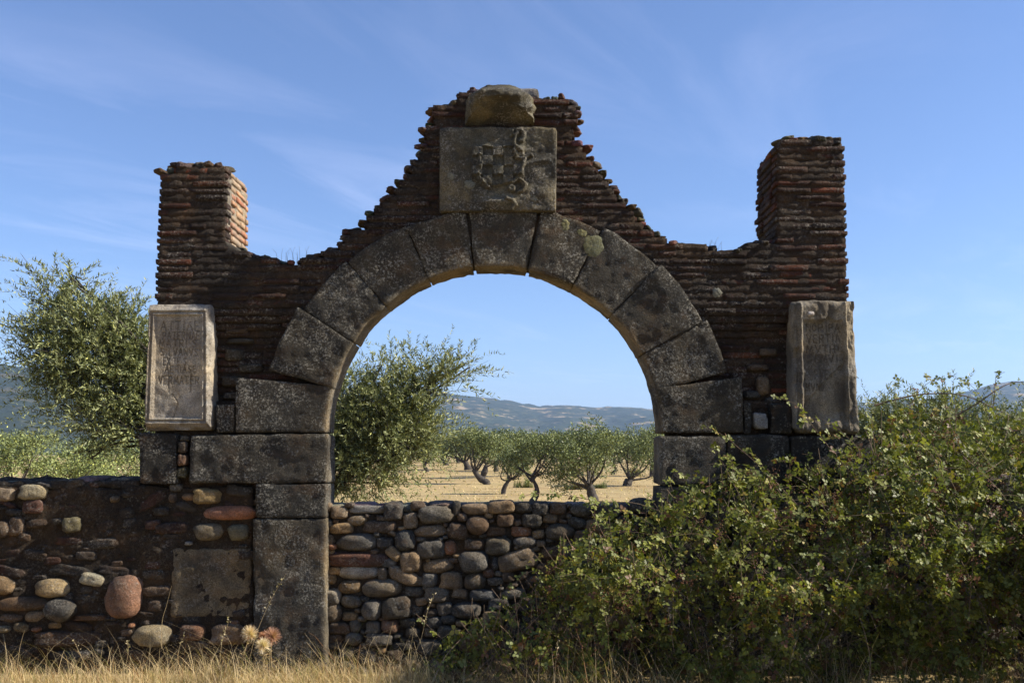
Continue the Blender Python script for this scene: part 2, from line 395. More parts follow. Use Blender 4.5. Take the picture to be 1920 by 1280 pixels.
build_hills('hills', [(-3500, 790), (-1500, 720), (-300, 690), (0, 686), (300, 705), (600, 730), (760, 722), (870, 742), (920, 746), (960, 753), (1010, 762), (1060, 760), (1110, 764), (1160, 763), (1230, 768), (1330, 775),
            (1500, 765), (1650, 752), (1760, 748), (1820, 733), (1880, 716), (1960, 712), (2150, 728), (3000, 760), (6000, 790)], 3800, 1100, 1.0, 0.9)
build_hills('hills', [(-3500, 800), (-900, 700), (-300, 672), (-60, 682), (0, 683), (40, 690), (90, 712), (160, 748), (260, 800), (400, 846), (560, 870), (6000, 900)], 1900, 700, 5.0, 0.15, xr=(-3500, 700), amp=0.7, green=(0.03, 0.042, 0.022))

# ------------------------------------------------------------------ the gateway
YA = 7.15      # face of arch and ashlar
YB = 7.20      # face of the brickwork
BACK = 7.50; PBACK = 7.80
gx, gz = P(926, 1262, YA)
gate = thing('stone_gateway', 'ruined round-arched gateway of dark granite voussoirs and thin red brick with two brick piers', 'gateway', (float(gx), 7.35, 0))

CPX, CPY = 926.0, 812.0
def polar(a0, a1, r0, r1, Y=YA):
    """a: degrees from straight up, positive to the right; r in pixels"""
    def f(u, v, d):
        a = np.radians(a0+(a1-a0)*u); r = r0+(r1-r0)*v
        x, z = P(CPX+r*np.sin(a), CPY-r*np.cos(a), Y)
        return np.stack([x, Y+d, z], 1)
    k = YA/FPX
    return f, math.radians(abs(a1-a0))*(r0+r1)/2*k, (r1-r0)*k
def grey(v, w=0.0): v = v*0.43; return (v*(1.06+w*.6), v*1.0, v*(0.86-w*.8))
def worn(V, q, W, H, side):  # rubbed edge, plus sun rim and warm soffit light painted as paler colour
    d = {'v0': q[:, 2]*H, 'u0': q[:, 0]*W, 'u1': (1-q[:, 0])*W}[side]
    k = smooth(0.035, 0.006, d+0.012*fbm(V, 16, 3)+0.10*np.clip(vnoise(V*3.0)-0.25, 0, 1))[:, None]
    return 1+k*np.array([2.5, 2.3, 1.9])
def add_block(name, fWH, depth, seed, col, r=0.018, amp=0.007, res=0.02, mat=None, label=None, hfun=None, ns=5.0, worn_lit=None):
    f, W, H = fWH
    V, F, q = rblock(W, H, depth, res, r, amp, ns, seed, f, hfun)
    if worn_lit: return link(name, mesh_np(name, V, F, M_granite_worn_lit, cols=worn(V, q, W, H, worn_lit)), gate, color=col, label=label)
    return link(name, mesh_np(name, V, F, mat or M_granite), gate, color=col, label=label)
joints = [-90, -74.3, -57.2, -40.6, -23, -6.9, 11.6, 28, 44.8, 62, 75.3, 90]
outer = [440, 448, 430, 424, 421, 417, 424, 436, 441, 450, 455, 470]
vcols = [0.085, 0.10, 0.12, 0.13, 0.11, 0.12, 0.12, 0.115, 0.12, 0.115, 0.10]
for i in range(1, 10):
    a0, a1 = joints[i], joints[i+1]; g = -0.04; gr = -0.04
    if i == 5: g = 0.35
    if i == 6: g = 0.35
    if i == 4: gr = 0.3
    if i == 5: gr = 0.35
    proud = 0.015*rnd.uniform(-1, 1)
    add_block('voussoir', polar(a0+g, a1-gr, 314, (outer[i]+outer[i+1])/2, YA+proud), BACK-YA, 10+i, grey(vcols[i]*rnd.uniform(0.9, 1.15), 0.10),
              r=0.009, amp=0.017, worn_lit='v0')
for k_ in range(1):
    f, W, H = polar(-74, 75, 320, 418, YA+0.020)
    V, F, q = rblock(W, H, BACK-YA-0.05, 0.03, 0.005, 0.008, 9, 33, f)
    link('mortar', mesh_np('ring_mortar', V, F, M_mortar), gate, color=(0.06, 0.047, 0.034))
# springers: square backed stones whose inner edge follows the arch
def springer(side):
    a0, a1 = (-90, -74.6) if side < 0 else (75.6, 90)
    def f(u, v, d):
        # u runs across from the opening to the outer end, v runs up
        yb = 811; 
        if side < 0:
            ytop = 706+(724-706)*(1-u) ; py = yb+(ytop-yb)*v
            xin = CPX-np.sqrt(np.maximum(314.0**2-(CPY-py)**2, 0)); px = xin+((441+(800-py)*0.0)-xin)*u
        else:
            ytop = 727+(706-727)*u; py = yb+(ytop-yb)*v
            xin = CPX+np.sqrt(np.maximum(314.0**2-(CPY-py)**2, 0)); px = xin+((1396-(811-py)*0.04)-xin)*u
        x, z = P(px, py, YA)
        return np.stack([x, YA+d, z], 1)
    return f, 0.62, 0.40
for s, sd_ in ((-1, 41), (1, 42)):
    f, W, H = springer(s)
    V, F, q = rblock(W, H, BACK-YA, 0.02, 0.011, 0.011, 5, sd_, f)
    if s < 0: F = F[:, ::-1]
    link('springer', mesh_np('springer', V, F, M_granite_worn_lit, cols=worn(V, q, W, H, 'u0')), gate, color=grey(0.10, 0.12))
# ashlar blocks: (x0, y0, x1, y1) in photograph pixels, colour value, warmth
ashlar = [(355, 815, 613, 905, .11, .06), (262, 813, 331, 906, .10, .05), (404, 757, 440, 811, .07, .1),
          (480, 908, 612, 970, .075, .0), (475, 973, 611, 1268, .105, .06),
          (1238, 818, 1362, 908, .10, .0), (1236, 912, 1370, 1075, .09, .02), (1236, 1079, 1375, 1268, .09, .02),
          (1398, 757, 1408, 812, .06, .1), (1448, 757, 1487, 812, .05, .2), (1366, 816, 1480, 905, .08, .05), (1484, 818, 1638, 905, .11, .06),
          (1374, 910, 1520, 1060, .08, .05), (1524, 910, 1634, 1060, .09, .02), (1379, 1064, 1634, 1268, .08, .02)]
for k, (x0, y0, x1, y1, v, w) in enumerate(ashlar):
    add_block('ashlar_block', quadmap([(x0-1.2, y1+1.2), (x1+.4, y1+1.2), (x1+.4, y0-1.0), (x0-1.2, y0-1.0)], YA+rnd.uniform(-.008, .008)), BACK-YA, 60+k, grey(v*rnd.uniform(.85, 1.25), w), r=0.014, amp=0.016, worn_lit='u1' if 605 < x1 < 620 else ('u0' if 1230 < x0 < 1245 else None))
add_block('white_stone', quadmap([(1414, 806), (1446, 806), (1445, 773), (1412, 772)], YA-0.01), 0.12, 91, (0.17, 0.175, 0.18), r=0.03, amp=0.02, res=0.01, label='small pale grey stone beside right springer', mat=M_pale)
add_block('ashlar_block', quadmap([(320, 1157), (472, 1160), (472, 1026), (321, 1026)], YB+0.005), 0.25, 92, (0.15, 0.115, 0.068), mat=M_cobble, r=0.03, amp=0.024, ns=7.0, label='squared buff stone set in rubble left of jamb')
# lichen rosettes on the voussoirs
for k, (x, y, r) in enumerate([(1060, 422, 11), (1091, 436, 10), (1111, 458, 21), (1003, 372, 7), (880, 345, 10), (845, 330, 8), (1345, 548, 9), (1212, 552, 6), (960, 250, 5)]):
    Yp = (7.1 if x < 1046 and y < 396 else YA)-0.016
    X0, Z0 = P(x, y, Yp); R = r/FPX*Yp
    rr_, aa = np.meshgrid(np.linspace(0, 1, 7), np.arange(28)*2*math.pi/28, indexing='ij')
    rad = R*rr_*(1+0.45*fbm(np.stack([np.cos(aa), np.sin(aa), 0*aa+k], -1), 3, 3))
    dep = 0.010*np.sqrt(np.clip(1-rr_**4, 0, 1))+0.004*fbm(np.stack([rad*np.cos(aa)*90, rad*np.sin(aa)*90, 0*aa+k], -1), 1, 3)-0.004
    V = np.stack([X0+rad*np.cos(aa), Yp+0.012-dep, Z0+rad*np.sin(aa)], -1).reshape(-1, 3)
    F = [[i*28+j, (i+1)*28+j, (i+1)*28+(j+1) % 28, i*28+(j+1) % 28] for i in range(6) for j in range(28)]
    link('lichen_patch', mesh_np('lichen', V, F, M_lich), gate, color=(0.14, 0.145, 0.085) if k < 3 else (0.14, 0.145, 0.13))

# ---- carved stones
FONT = {'A': [[(0,0),(.5,1),(1,0)],[(.22,.4),(.78,.4)]], 'T': [[(0,1),(1,1)],[(.5,1),(.5,0)]], 'I': [[(.5,0),(.5,1)]],
 'E': [[(.9,1),(.1,1),(.1,0),(.9,0)],[(.1,.52),(.75,.52)]], 'P': [[(.1,0),(.1,1),(.75,1),(.9,.75),(.75,.5),(.1,.5)]],
 'R': [[(.1,0),(.1,1),(.75,1),(.9,.75),(.75,.5),(.1,.5)],[(.45,.5),(.95,0)]], 'N': [[(.05,0),(.05,1),(.95,0),(.95,1)]],
 'M': [[(0,0),(.15,1),(.5,.15),(.85,1),(1,0)]], 'S': [[(.9,.85),(.6,1),(.25,.95),(.12,.72),(.5,.5),(.88,.28),(.75,.05),(.4,0),(.1,.14)]],
 'L': [[(.15,1),(.15,0),(.85,0)]], 'V': [[(0,1),(.5,0),(1,1)]], 'X': [[(0,0),(1,1)],[(0,1),(1,0)]], 'H': [[(.1,0),(.1,1)],[(.9,0),(.9,1)],[(.1,.5),(.9,.5)]],
 'O': [[(.5,1),(.1,.7),(.1,.3),(.5,0),(.9,.3),(.9,.7),(.5,1)]], '.': [[(.45,.5),(.55,.5)]], 'D': [[(.1,0),(.1,1),(.6,1),(.95,.5),(.6,0),(.1,0)]]}
def text_segments(lines, jit=0.0, seed=1):
    """lines: (text, x0, x1, ybottom, height) in metres on the slab"""
    r = random.Random(seed); seg = []
    for txt, x0, x1, yb, h in lines:
        n = len(txt); wid = [0.55 if c in 'I. ' else (1.15 if c == 'M' else 1.0) for c in txt]; tot = sum(wid); x = x0
        for c, w in zip(txt, wid):
            cw = (x1-x0)*w/tot; lx = x+cw*0.14; lw = cw*0.72
            dx, dy = r.uniform(-jit, jit), r.uniform(-jit, jit)
            for pl in FONT.get(c, []):
                for a, b in zip(pl, pl[1:]): seg.append((lx+a[0]*lw+dx, yb+a[1]*h+dy, lx+b[0]*lw+dx, yb+b[1]*h+dy))
            x += cw
    return np.array(seg)
def segdist(x, y, seg):
    d = np.full(x.shape, 9.0)
    for ax, ay, bx, by in seg:
        vx, vy = bx-ax, by-ay; L = vx*vx+vy*vy+1e-12
        t = np.clip(((x-ax)*vx+(y-ay)*vy)/L, 0, 1)
        d = np.minimum(d, np.hypot(x-ax-t*vx, y-ay-t*vy))
    return d
def carved(name, corners, Y, depth, seed, col, mat, hf, stainf, res=0.005, r=0.03, amp=0.006, label=None, chip=1.5):
    f, W, H = quadmap(corners, Y)
    V, F, q = rblock(W, H, depth, res, r, amp, 4.0, seed, f, lambda u, v: hf(u*W, v*H, W, H), dres=0.05, edge_chip=chip)
    st = np.ones((len(V), 3)); fr = q[:, 1] == 0
    s = stainf(q[fr, 0]*W, q[fr, 2]*H, W, H)[:, None]
    st[fr] = 1-s*np.array([0.66, 0.69, 0.73])
    return link(name, mesh_np(name, V, F, mat, cols=st), gate, color=col, label=label)
# left inscription
kL = 7.1/FPX
def Lseg(W, H):
    rows = [("ATTIAE", 293, 373, 600, 18), ("PATERNAE", 298, 372, 621, 14), ("MATRI.S", 291, 367, 635.5, 14), ("SILVANVS", 294, 369, 652, 14), ("EX TE S", 300, 347, 670, 14), ("AERIASE", 304, 366, 686, 12), ("VERMATER", 292, 371, 705, 15)]
    return text_segments([(t, (a-270)*kL, (b-270)*kL, (808-yt-h)*kL, h*kL) for t, a, b, yt, h in rows], 0.0015, 4)
LS = Lseg(0, 0)
CR = np.array([[(312-270)*kL, (808-700)*kL, (313-270)*kL, (808-735)*kL], [(320-270)*kL, (808-738)*kL, (332-270)*kL, (808-755)*kL], [(332-270)*kL, (808-755)*kL, (323-270)*kL, (808-785)*kL], [(355-270)*kL, (808-700)*kL, (354-270)*kL, (808-735)*kL]])
def hf_left(x, y, W, H):
    X = x/kL+270; Yp = 808-y/kL
    h = np.zeros_like(x)
    inside = smooth(285, 287, X)*smooth(374, 372, X)*smooth(589, 591, Yp)*smooth(785, 783, Yp)
    h -= 0.012*inside
    d = np.maximum.reduce([np.abs(X-329.5)-44.5, 591-Yp, Yp-783])          # pixels outside the panel
    h += 0.011*np.exp(-((d-4)/1.6)**2)-0.006*np.exp(-((d-7.2)/1.2)**2)+0.012*np.exp(-((d-11)/2.2)**2)*(d > 0)
    h -= 0.02*smooth(12, 22, d)
    h -= 0.02*smooth(383, 372, X)*0
    gd = segdist(x, y, LS); h -= 0.008*np.clip(1-gd/0.0045, 0, 1)
    gd2 = segdist(x+0.004*vnoise(np.stack([x*60, y*60, 0*x], -1)), y, CR); h -= 0.005*np.clip(1-gd2/0.004, 0, 1)
    h += 0.0035*fbm(np.stack([x, y, 0*x], -1), 30, 3)*(1-inside)+0.004*fbm(np.stack([x*0.8, y*1.8, 0*x+4], -1), 40, 3)*smooth(7, 10, d)+0.010*fbm(np.stack([x*1.6, y*1.0, 0*x+14], -1), 34, 3)*smooth(377, 382, X)
    return h
def st_left(x, y, W, H):
    gd = segdist(x, y, LS); g = np.clip(1.1-gd/0.0042, 0, 1)*(0.95+0.45*vnoise(np.stack([x*14, y*14, 0*x], -1)))
    st_ = fbm(np.stack([x*1.0, y*0.18, 0*x+29], -1), 16, 4); g = np.clip(g, 0, 1); gd2 = segdist(x, y, CR); g = np.maximum(g, 0.8*np.clip(1.2-gd2/0.006, 0, 1))
    n = fbm(np.stack([x*1.0, y*0.5, 0*x+9], -1), 9, 4)
    n3 = fbm(np.stack([x*1.0, y*0.7, 0*x+2], -1), 22, 4)
    edge = smooth(0.16, 0.02, y)*0.55
    return np.clip(0.75*np.clip(g, 0, 1)+0.4*np.clip(fbm(np.stack([x, y*0.2, 0*x+29], -1), 14, 4)*2-0.2, 0, 1)+0.55*np.clip(n*1.6-0.1, 0, 1)+0.35*np.clip(n3*2-0.5, 0, 1)+edge*np.clip(n3+0.6, 0, 1), 0, 1)
carved('inscribed_stone', [(268, 807), (397, 807), (396, 569), (278, 569)], 7.145, 0.5, 101, (0.27, 0.255, 0.225), M_plaque, hf_left, st_left, r=0.026, amp=0.010, chip=2.6, label='pale granite slab with carved Latin lettering and moulded border')
RS = text_segments([(t, (a-1490)*kL, (b-1490)*kL, (812-yt-h)*kL, h*kL) for t, a, b, yt, h in
      [("NORIPA", 1513, 1582, 606, 14), ("VERTIA", 1514, 1582, 626, 15), ("MVTHI", 1514, 1580, 646, 14), ("SEMVI", 1516, 1576, 664, 14), ("PVE", 1528, 1558, 693, 16), ("MVNV", 1512, 1550, 718, 14)]], 0.003, 9)
def hf_right(x, y, W, H):
    X = x/kL+1490; Yp = 812-y/kL
    inside = smooth(1507, 1510, X)*smooth(1586, 1583, X)*smooth(594, 602, Yp+5*vnoise(np.stack([X/9, 0*X, 0*X], -1)))*smooth(800, 770, Yp)
    br = smooth(0, 5, (X-1540)+(Yp-722)*0.95)*smooth(680, 690, Yp)                              # broken lower right corner of the panel
    h = -0.020*inside+0.014*np.exp(-((X-1504)/2.2)**2)-0.014*np.exp(-((X-1497.5)/2.0)**2)+0.012*np.exp(-((X-1590)/2.2)**2)-0.014*br*inside
    gd = segdist(x, y, RS); h -= 0.007*np.clip(1-gd/0.0048, 0, 1)*(1-br)
    rough = fbm(np.stack([x, y*0.55, 0*x+3], -1), 26, 4)
    h += rough*(0.006+0.014*(1-inside))-0.02*smooth(0.9, 1.0, y/H)*np.abs(rough)
    return h
def st_right(x, y, W, H):
    gd = segdist(x, y, RS); g = np.clip(1.1-gd/0.005, 0, 1)
    n = fbm(np.stack([x*1.0, y*0.5, 0*x+19], -1), 11, 4)
    X = x/kL+1490; Yp = 812-y/kL
    ins = smooth(1505, 1510, X)*smooth(1588, 1583, X)*smooth(590, 605, Yp)
    return np.clip(0.9*g+0.5*np.clip(n*1.8, 0, 1)+0.30*ins+0.55*np.clip(fbm(np.stack([x, y*0.14, 0*x+39], -1), 20, 4)*2, 0, 1), 0, 1)
carved('inscribed_stone', [(1490, 812), (1614, 812), (1603, 562), (1488, 562)], 7.1, 0.55, 102, (0.20, 0.185, 0.155), M_plaque_dark, hf_right, st_right, r=0.05, amp=0.012, label='weathered granite slab with worn Latin lettering and broken top')
add_block('pebble', quadmap([(1515, 592), (1528, 592), (1528, 583), (1515, 583)], 7.085), 0.05, 93, (0.42, 0.42, 0.46), r=0.02, amp=0.002, res=0.006, mat=M_pale)
# coat of arms
def arcseg(cx, cy, r, a0, a1, n=10, rx=1.0):
    a = np.radians(np.linspace(a0, a1, n)); p = np.stack([cx+r*rx*np.cos(a), cy+r*np.sin(a)], 1)
    return [(*p[i], *p[i+1]) for i in range(n-1)]
def arms_segs():
    s = []
    s += arcseg(972, 250, 11, -100, 70)+arcseg(965, 244, 5, 0, 200)
    s += [(966, 250, 965, 266), (965, 266, 968, 275), (968, 275, 978, 279)]
    s += [(965, 278, 968, 292), (968, 292, 976, 295), (976, 295, 984, 292), (984, 292, 997, 288)]
    s += [(985, 292, 983, 305), (983, 305, 979, 320), (979, 320, 970, 335), (970, 335, 960, 343)]
    s += arcseg(974, 347, 11, -80, 90)+arcseg(961, 353, 4, 0, 360)
    s += [(952, 372, 962, 376), (962, 376, 968, 384), (968, 384, 962, 391)]
    # fainter twin on the left
    s += [(900, 290, 902, 310), (897, 328, 905, 342), (905, 342, 917, 349)]
    return np.array(s, float)
AS = arms_segs()
def hf_arms(x, y, W, H):
    k = W/222.0; X = 823+x/k; Yp = 396-y/k
    Xn = X+1.5*vnoise(np.stack([X/7, Yp/7, 0*X], -1)); Yn = Yp+1.5*vnoise(np.stack([X/7, Yp/7, 0*X+9], -1))
    d = segdist(Xn, Yn, AS); h = 0.030*np.sqrt(np.clip(1-(d/4.2)**2, 0, 1))
    # shield body with chequers
    body = smooth(883, 886, X)*smooth(984, 981, X)*smooth(268, 272, Yp)*smooth(352, 346, Yp+np.abs(X-932)*0.25)
    ci = np.floor((Xn-885)/19.5); ri = np.floor((Yn-272)/18.3)
    chk = ((ci+ri) % 2 == 0)*(ci < 5)
    h += body*(0.006+0.024*chk)
    h += 0.022*np.exp(-((X-1012)/22)**2-((Yp-300-(X-1012)*-0.25)/5)**2)+0.022*np.exp(-((X-1020)/16)**2-((Yp-362+(X-1020)*0.2)/9)**2)
    h += 0.03*np.exp(-((X-935)/26)**2-((Yp-378)/7)**2)
    h += 0.012*fbm(np.stack([x, y, 0*x], -1), 14, 4)
    h += 0.006*np.exp(-((X-850)/9)**2-((Yp-300)/9)**2)
    return h
def st_arms(x, y, W, H):
    n = fbm(np.stack([x, y, 0*x+31], -1), 7, 4); return np.clip(n*1.5, 0, 0.6)
carved('heraldic_panel', [(823, 396), (1043, 396), (1045, 237), (824, 236)], 7.1, 0.4, 103, (0.115, 0.105, 0.075), M_arms, hf_arms, st_arms, r=0.022, amp=0.006, label='square granite panel carved with a chequered shield and scrolls')
# corbel stone above the arms: half drum with hollowed underside
def corbel():
    na, nz = 64, 40
    a = np.linspace(math.pi, 0, na); V = []; 
    xl, zt = P(873, 172, 7.2); xr, zb = P(1003, 236, 7.2); cx = (xl+xr)/2; R = (xr-xl)/2
    prof = [(0.0, 0.0)]
    ringz = np.linspace(0, 1, nz)
    for t in ringz:
        z = zb+(zt-zb)*t
        grow = 0.80+0.20*smooth(0, 0.45, t)
        top = 1-0.6*smooth(0.5, 1.0, t)**2; z = z+0.035*smooth(0.5, 1.0, t)*(np.sin(a)-0.55)
        lift = 0.12*(np.sin(a)**1.5)*(1-t)**2              # underside rises towards the front
        p = np.stack([cx+R*(0.97+0.03*t)*np.cos(a)*(1-0.34*smooth(0.55, 1.0, t)**2), 7.2-0.26*np.sin(a)**0.8*grow*top, z+lift+0*a], 1)
        V.append(p)
    V.append(np.stack([cx+R*0.5*np.cos(a), 7.2-0.08*np.sin(a), zt+0.02+0*a], 1))
    V.append(np.stack([cx+R*0.4*np.cos(a), 7.45+0*a, zt+0.0+0*a], 1))
    # underside and back ring at the bottom
    V.insert(0, np.stack([cx+R*0.93*np.cos(a), 7.2-0.03*np.sin(a), zb+0.03*np.sin(a)], 1))
    V.insert(0, np.stack([cx+R*0.93*np.cos(a), 7.2+0.02+0*a, zb+0*a], 1))
    V = np.array(V); n = fbm(V, 9, 4)[..., None]; n2 = fbm(V, 34, 3)[..., None]
    c0 = np.array([cx, 7.3, (zt+zb)/2]); dr = V-c0; dr /= np.linalg.norm(dr, axis=-1, keepdims=True)
    V = V+dr*(n*0.018+n2*0.012)
    # carved rolls on the right side
    zz = (V[..., 2]-zb)/(zt-zb); ang = np.arctan2(7.2-V[..., 1], V[..., 0]-cx)
    roll = 0.010*np.sin((zz*4.2+ang*0.9)*2*math.pi/1.6)*smooth(1.7, 1.3, ang)*smooth(0.1, 0.3, zz)*smooth(0.95, 0.6, zz)
    V = V+dr*roll[..., None]
    ny = V.shape[0]; i = (np.arange(na-1)[None]+np.arange(ny-1)[:, None]*na).ravel()
    F = np.stack([i, i+1, i+na+1, i+na], 1)
    link('corbel', mesh_np('corbel', V.reshape(-1, 3), F, M_arms, cols=np.ones((ny*na, 3))), gate, color=(0.11, 0.10, 0.066), label='rounded lichen-covered granite corbel above the carved shield')
corbel()
add_block('coping_stone', quadmap([(948, 186), (1013, 190), (1011, 163), (948, 159)], 7.32), 0.22, 95, (0.19, 0.19, 0.20), r=0.035, amp=0.014, res=0.014, mat=M_granite, label='rough grey stone on top of the gable')

# ---- brickwork
outline_px = [(291, 700), (291, 566), (300, 322), (300, 321), (325, 320), (327, 309), (418, 308), (425, 322), (425, 462), (443, 466), (470, 478), (520, 487), (525, 491), (585, 488), (590, 478), (620, 473),
  (635, 462), (650, 438), (662, 431), (683, 424), (690, 405), (706, 391), (722, 374), (748, 347), (768, 322), (783, 292), (796, 268), (797, 232), (812, 231), (811, 203), (853, 200), (857, 178), (880, 175),
  (960, 172), (1003, 190), (1066, 184), (1070, 200), (1083, 204), (1085, 236), (1074, 240), (1078, 262), (1100, 290), (1122, 320), (1147, 352), (1162, 376), (1187, 391), (1197, 416), (1222, 433), (1252, 450),
  (1277, 460), (1333, 463), (1337, 475), (1375, 472), (1400, 460), (1425, 452), (1454, 452), (1455, 275), (1463, 272), (1465, 260), (1563, 260), (1564, 270), (1583, 271), (1592, 562), (1612, 700), (1612, 1000), (262, 1000)]
OX, OZ = P([p[0] for p in outline_px], [p[1] for p in outline_px], YB)
def spans(xs, zs, z):
    r = []; n = len(xs)
    for i in range(n):
        x0, z0, x1, z1 = xs[i], zs[i], xs[(i+1) % n], zs[(i+1) % n]
        if (z0 <= z) != (z1 <= z): r.append(x0+(z-z0)/(z1-z0)*(x1-x0))
    r.sort(); return [(r[i], r[i+1]) for i in range(0, len(r)-1, 2)]
def poly_px(pts, Y=YB): return P([p[0] for p in pts], [p[1] for p in pts], Y)
def subtract(iv, cut):
    out = []
    for a, b in iv:
        segs = [(a, b, True, True)]
        for c, d in cut:
            ns_ = []
            for s, e, fl, fr in segs:
                if d <= s or c >= e: ns_.append((s, e, fl, fr)); continue
                if c > s: ns_.append((s, c, fl, False))
                if d < e: ns_.append((d, e, False, fr))
            segs = ns_
        out += segs
    return out
ang = np.radians(np.linspace(-90, 90, 60))
ring = [(CPX+(404 if abs(a) < 1.4 else 420)*math.sin(a), CPY-404*math.cos(a)) for a in ang]+[(1396, 812), (1396, 1000), (441, 1000), (441, 812)]
holes = [poly_px(ring), poly_px([(829, 390), (1038, 390), (1038, 243), (829, 243)]), poly_px([(880, 240), (996, 240), (996, 180), (880, 180)])]
FLOORZ = float(P(0, 566, YB)[1])          # brick stops above the inscribed stones
side_bot = float(P(0, 757, YB)[1])
def brick_mesh(seed, L=0.27, H=0.0455, D=0.12):
    V, F, q = rblock(L, H, D, 0.04, 0.0055, 0.006, 16, seed, lambda u, v, d: np.stack([(u-.5)*L, d, (v-.5)*H], 1), dres=0.06, edge_chip=1.0)
    return V, F
BV = [brick_mesh(200+i) for i in range(12)]
B_dark = [mesh_np('brick', V, F, M_brick) for V, F in BV]
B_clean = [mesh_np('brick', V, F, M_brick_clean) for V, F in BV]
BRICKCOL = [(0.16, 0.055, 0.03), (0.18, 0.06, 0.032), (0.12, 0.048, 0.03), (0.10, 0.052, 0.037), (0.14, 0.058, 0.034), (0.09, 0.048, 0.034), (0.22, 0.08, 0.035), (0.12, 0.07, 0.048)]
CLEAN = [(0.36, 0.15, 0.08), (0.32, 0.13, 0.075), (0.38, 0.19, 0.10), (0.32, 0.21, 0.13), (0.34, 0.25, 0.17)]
bricks = []      # (priority, dict)
def put(x, y, z, L, rz=0, clean=False, h=1.0, dark=1.0, prio=1.0):
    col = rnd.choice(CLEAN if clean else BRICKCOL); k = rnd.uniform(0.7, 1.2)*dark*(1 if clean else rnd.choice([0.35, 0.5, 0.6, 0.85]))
    z += 0.016*float(vnoise(np.array([x*1.3, y*2, z*2.5])))+0.006*float(vnoise(np.array([x*6, y*2, z*9.]))); bricks.append((prio, dict(x=x, y=y, z=z, L=L, rz=rz+rnd.gauss(0, 0.012), clean=clean, h=h*rnd.uniform(0.68, 0.96), col=tuple(c*k for c in col), v=rnd.randrange(12), tilt=rnd.gauss(0, 0.012))))
COURSE = 0.0525
core = Acc()
ztop = OZ.max(); zlow = side_bot
pl_x0, _ = P(425, 400, YB); pr_x0, _ = P(1455, 400, YB)
nc = int((ztop-zlow)/COURSE)+1
for c in range(nc):
    z = ztop-COURSE*(c+0.5)
    iv = spans(OX, OZ, z); cut = []
    for hx, hz in holes: cut += spans(hx, hz, z)
    fine_iv = subtract(iv, cut)
    inner_cut = spans(*poly_px([(CPX+(330)*math.sin(a), CPY-330*math.cos(a)) for a in ang]+[(1256, 812), (1256, 1200), (596, 1200), (596, 812)]), z)
    low = z < FLOORZ
    for a, b, fl, fr in fine_iv:
        if low:      # below the piers the masonry beside the slabs lies deeper, the slabs take the rest
            a = max(a, float(P(400, 600, 7.3)[0])); b = min(b, float(P(1488, 600, 7.3)[0]))
            if b-a < 0.05: continue
        yf = YB+0.10*float(smooth(0, 0.30, FLOORZ-z)) if low else YB
        zpx = PX(a, YB, z)[1]
        x = a-rnd.uniform(0, 0.012) if fl else a-0.05
        end = b+rnd.uniform(-0.006, 0.010) if fr else b+0.05
        while x < end-0.03:
            L = rnd.choice([0.27, 0.28, 0.26, 0.24, 0.14, 0.30])*rnd.uniform(0.92, 1.05)
            if rnd.random() < 0.04 and x > a+0.1: x += rnd.uniform(0.03, 0.06)
            L = min(L, end-x) if end-x-L > 0.07 or end-x < L else end-x
            jy = rnd.gauss(0, 0.0065)+(0.018 if rnd.random() < 0.06 else 0)
            put(x+L/2, yf+jy, z+rnd.gauss(0, 0.002), L-0.008, prio=1 if not low else 3, dark=0.62 if pl_x0 < x+L/2 < pr_x0 else 0.9)
            x += L
        # pier ends and gable ends run back through the wall
        if fl:
            deep = PBACK if (abs(a-pr_x0) < 0.06 or a < pl_x0-0.2) and z > OZ[np.argmin(np.abs(OX-pl_x0))] else BACK
            y = yf+0.13
            while y < deep-0.05:
                L = min(rnd.choice([0.26, 0.13, 0.27]), deep-y); 
                if L > 0.05: put(a+rnd.uniform(-0.015, 0.02), y+L/2, z, L-0.01, rz=-math.pi/2, prio=(1.2 if abs(a-pr_x0) < 0.06 else 6))
                y += L
        if fr:
            is_pier = abs(b-pl_x0) < 0.08
            deep = PBACK if is_pier or b > pr_x0+0.2 else BACK
            y = yf+0.13
            while y < deep-0.05:
                L = min(rnd.choice([0.26, 0.13, 0.27]), deep-y)
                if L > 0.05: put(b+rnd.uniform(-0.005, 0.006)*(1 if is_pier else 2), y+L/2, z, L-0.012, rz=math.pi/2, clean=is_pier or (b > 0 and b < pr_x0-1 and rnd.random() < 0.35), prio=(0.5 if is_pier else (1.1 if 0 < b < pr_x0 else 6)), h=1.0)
                y += L
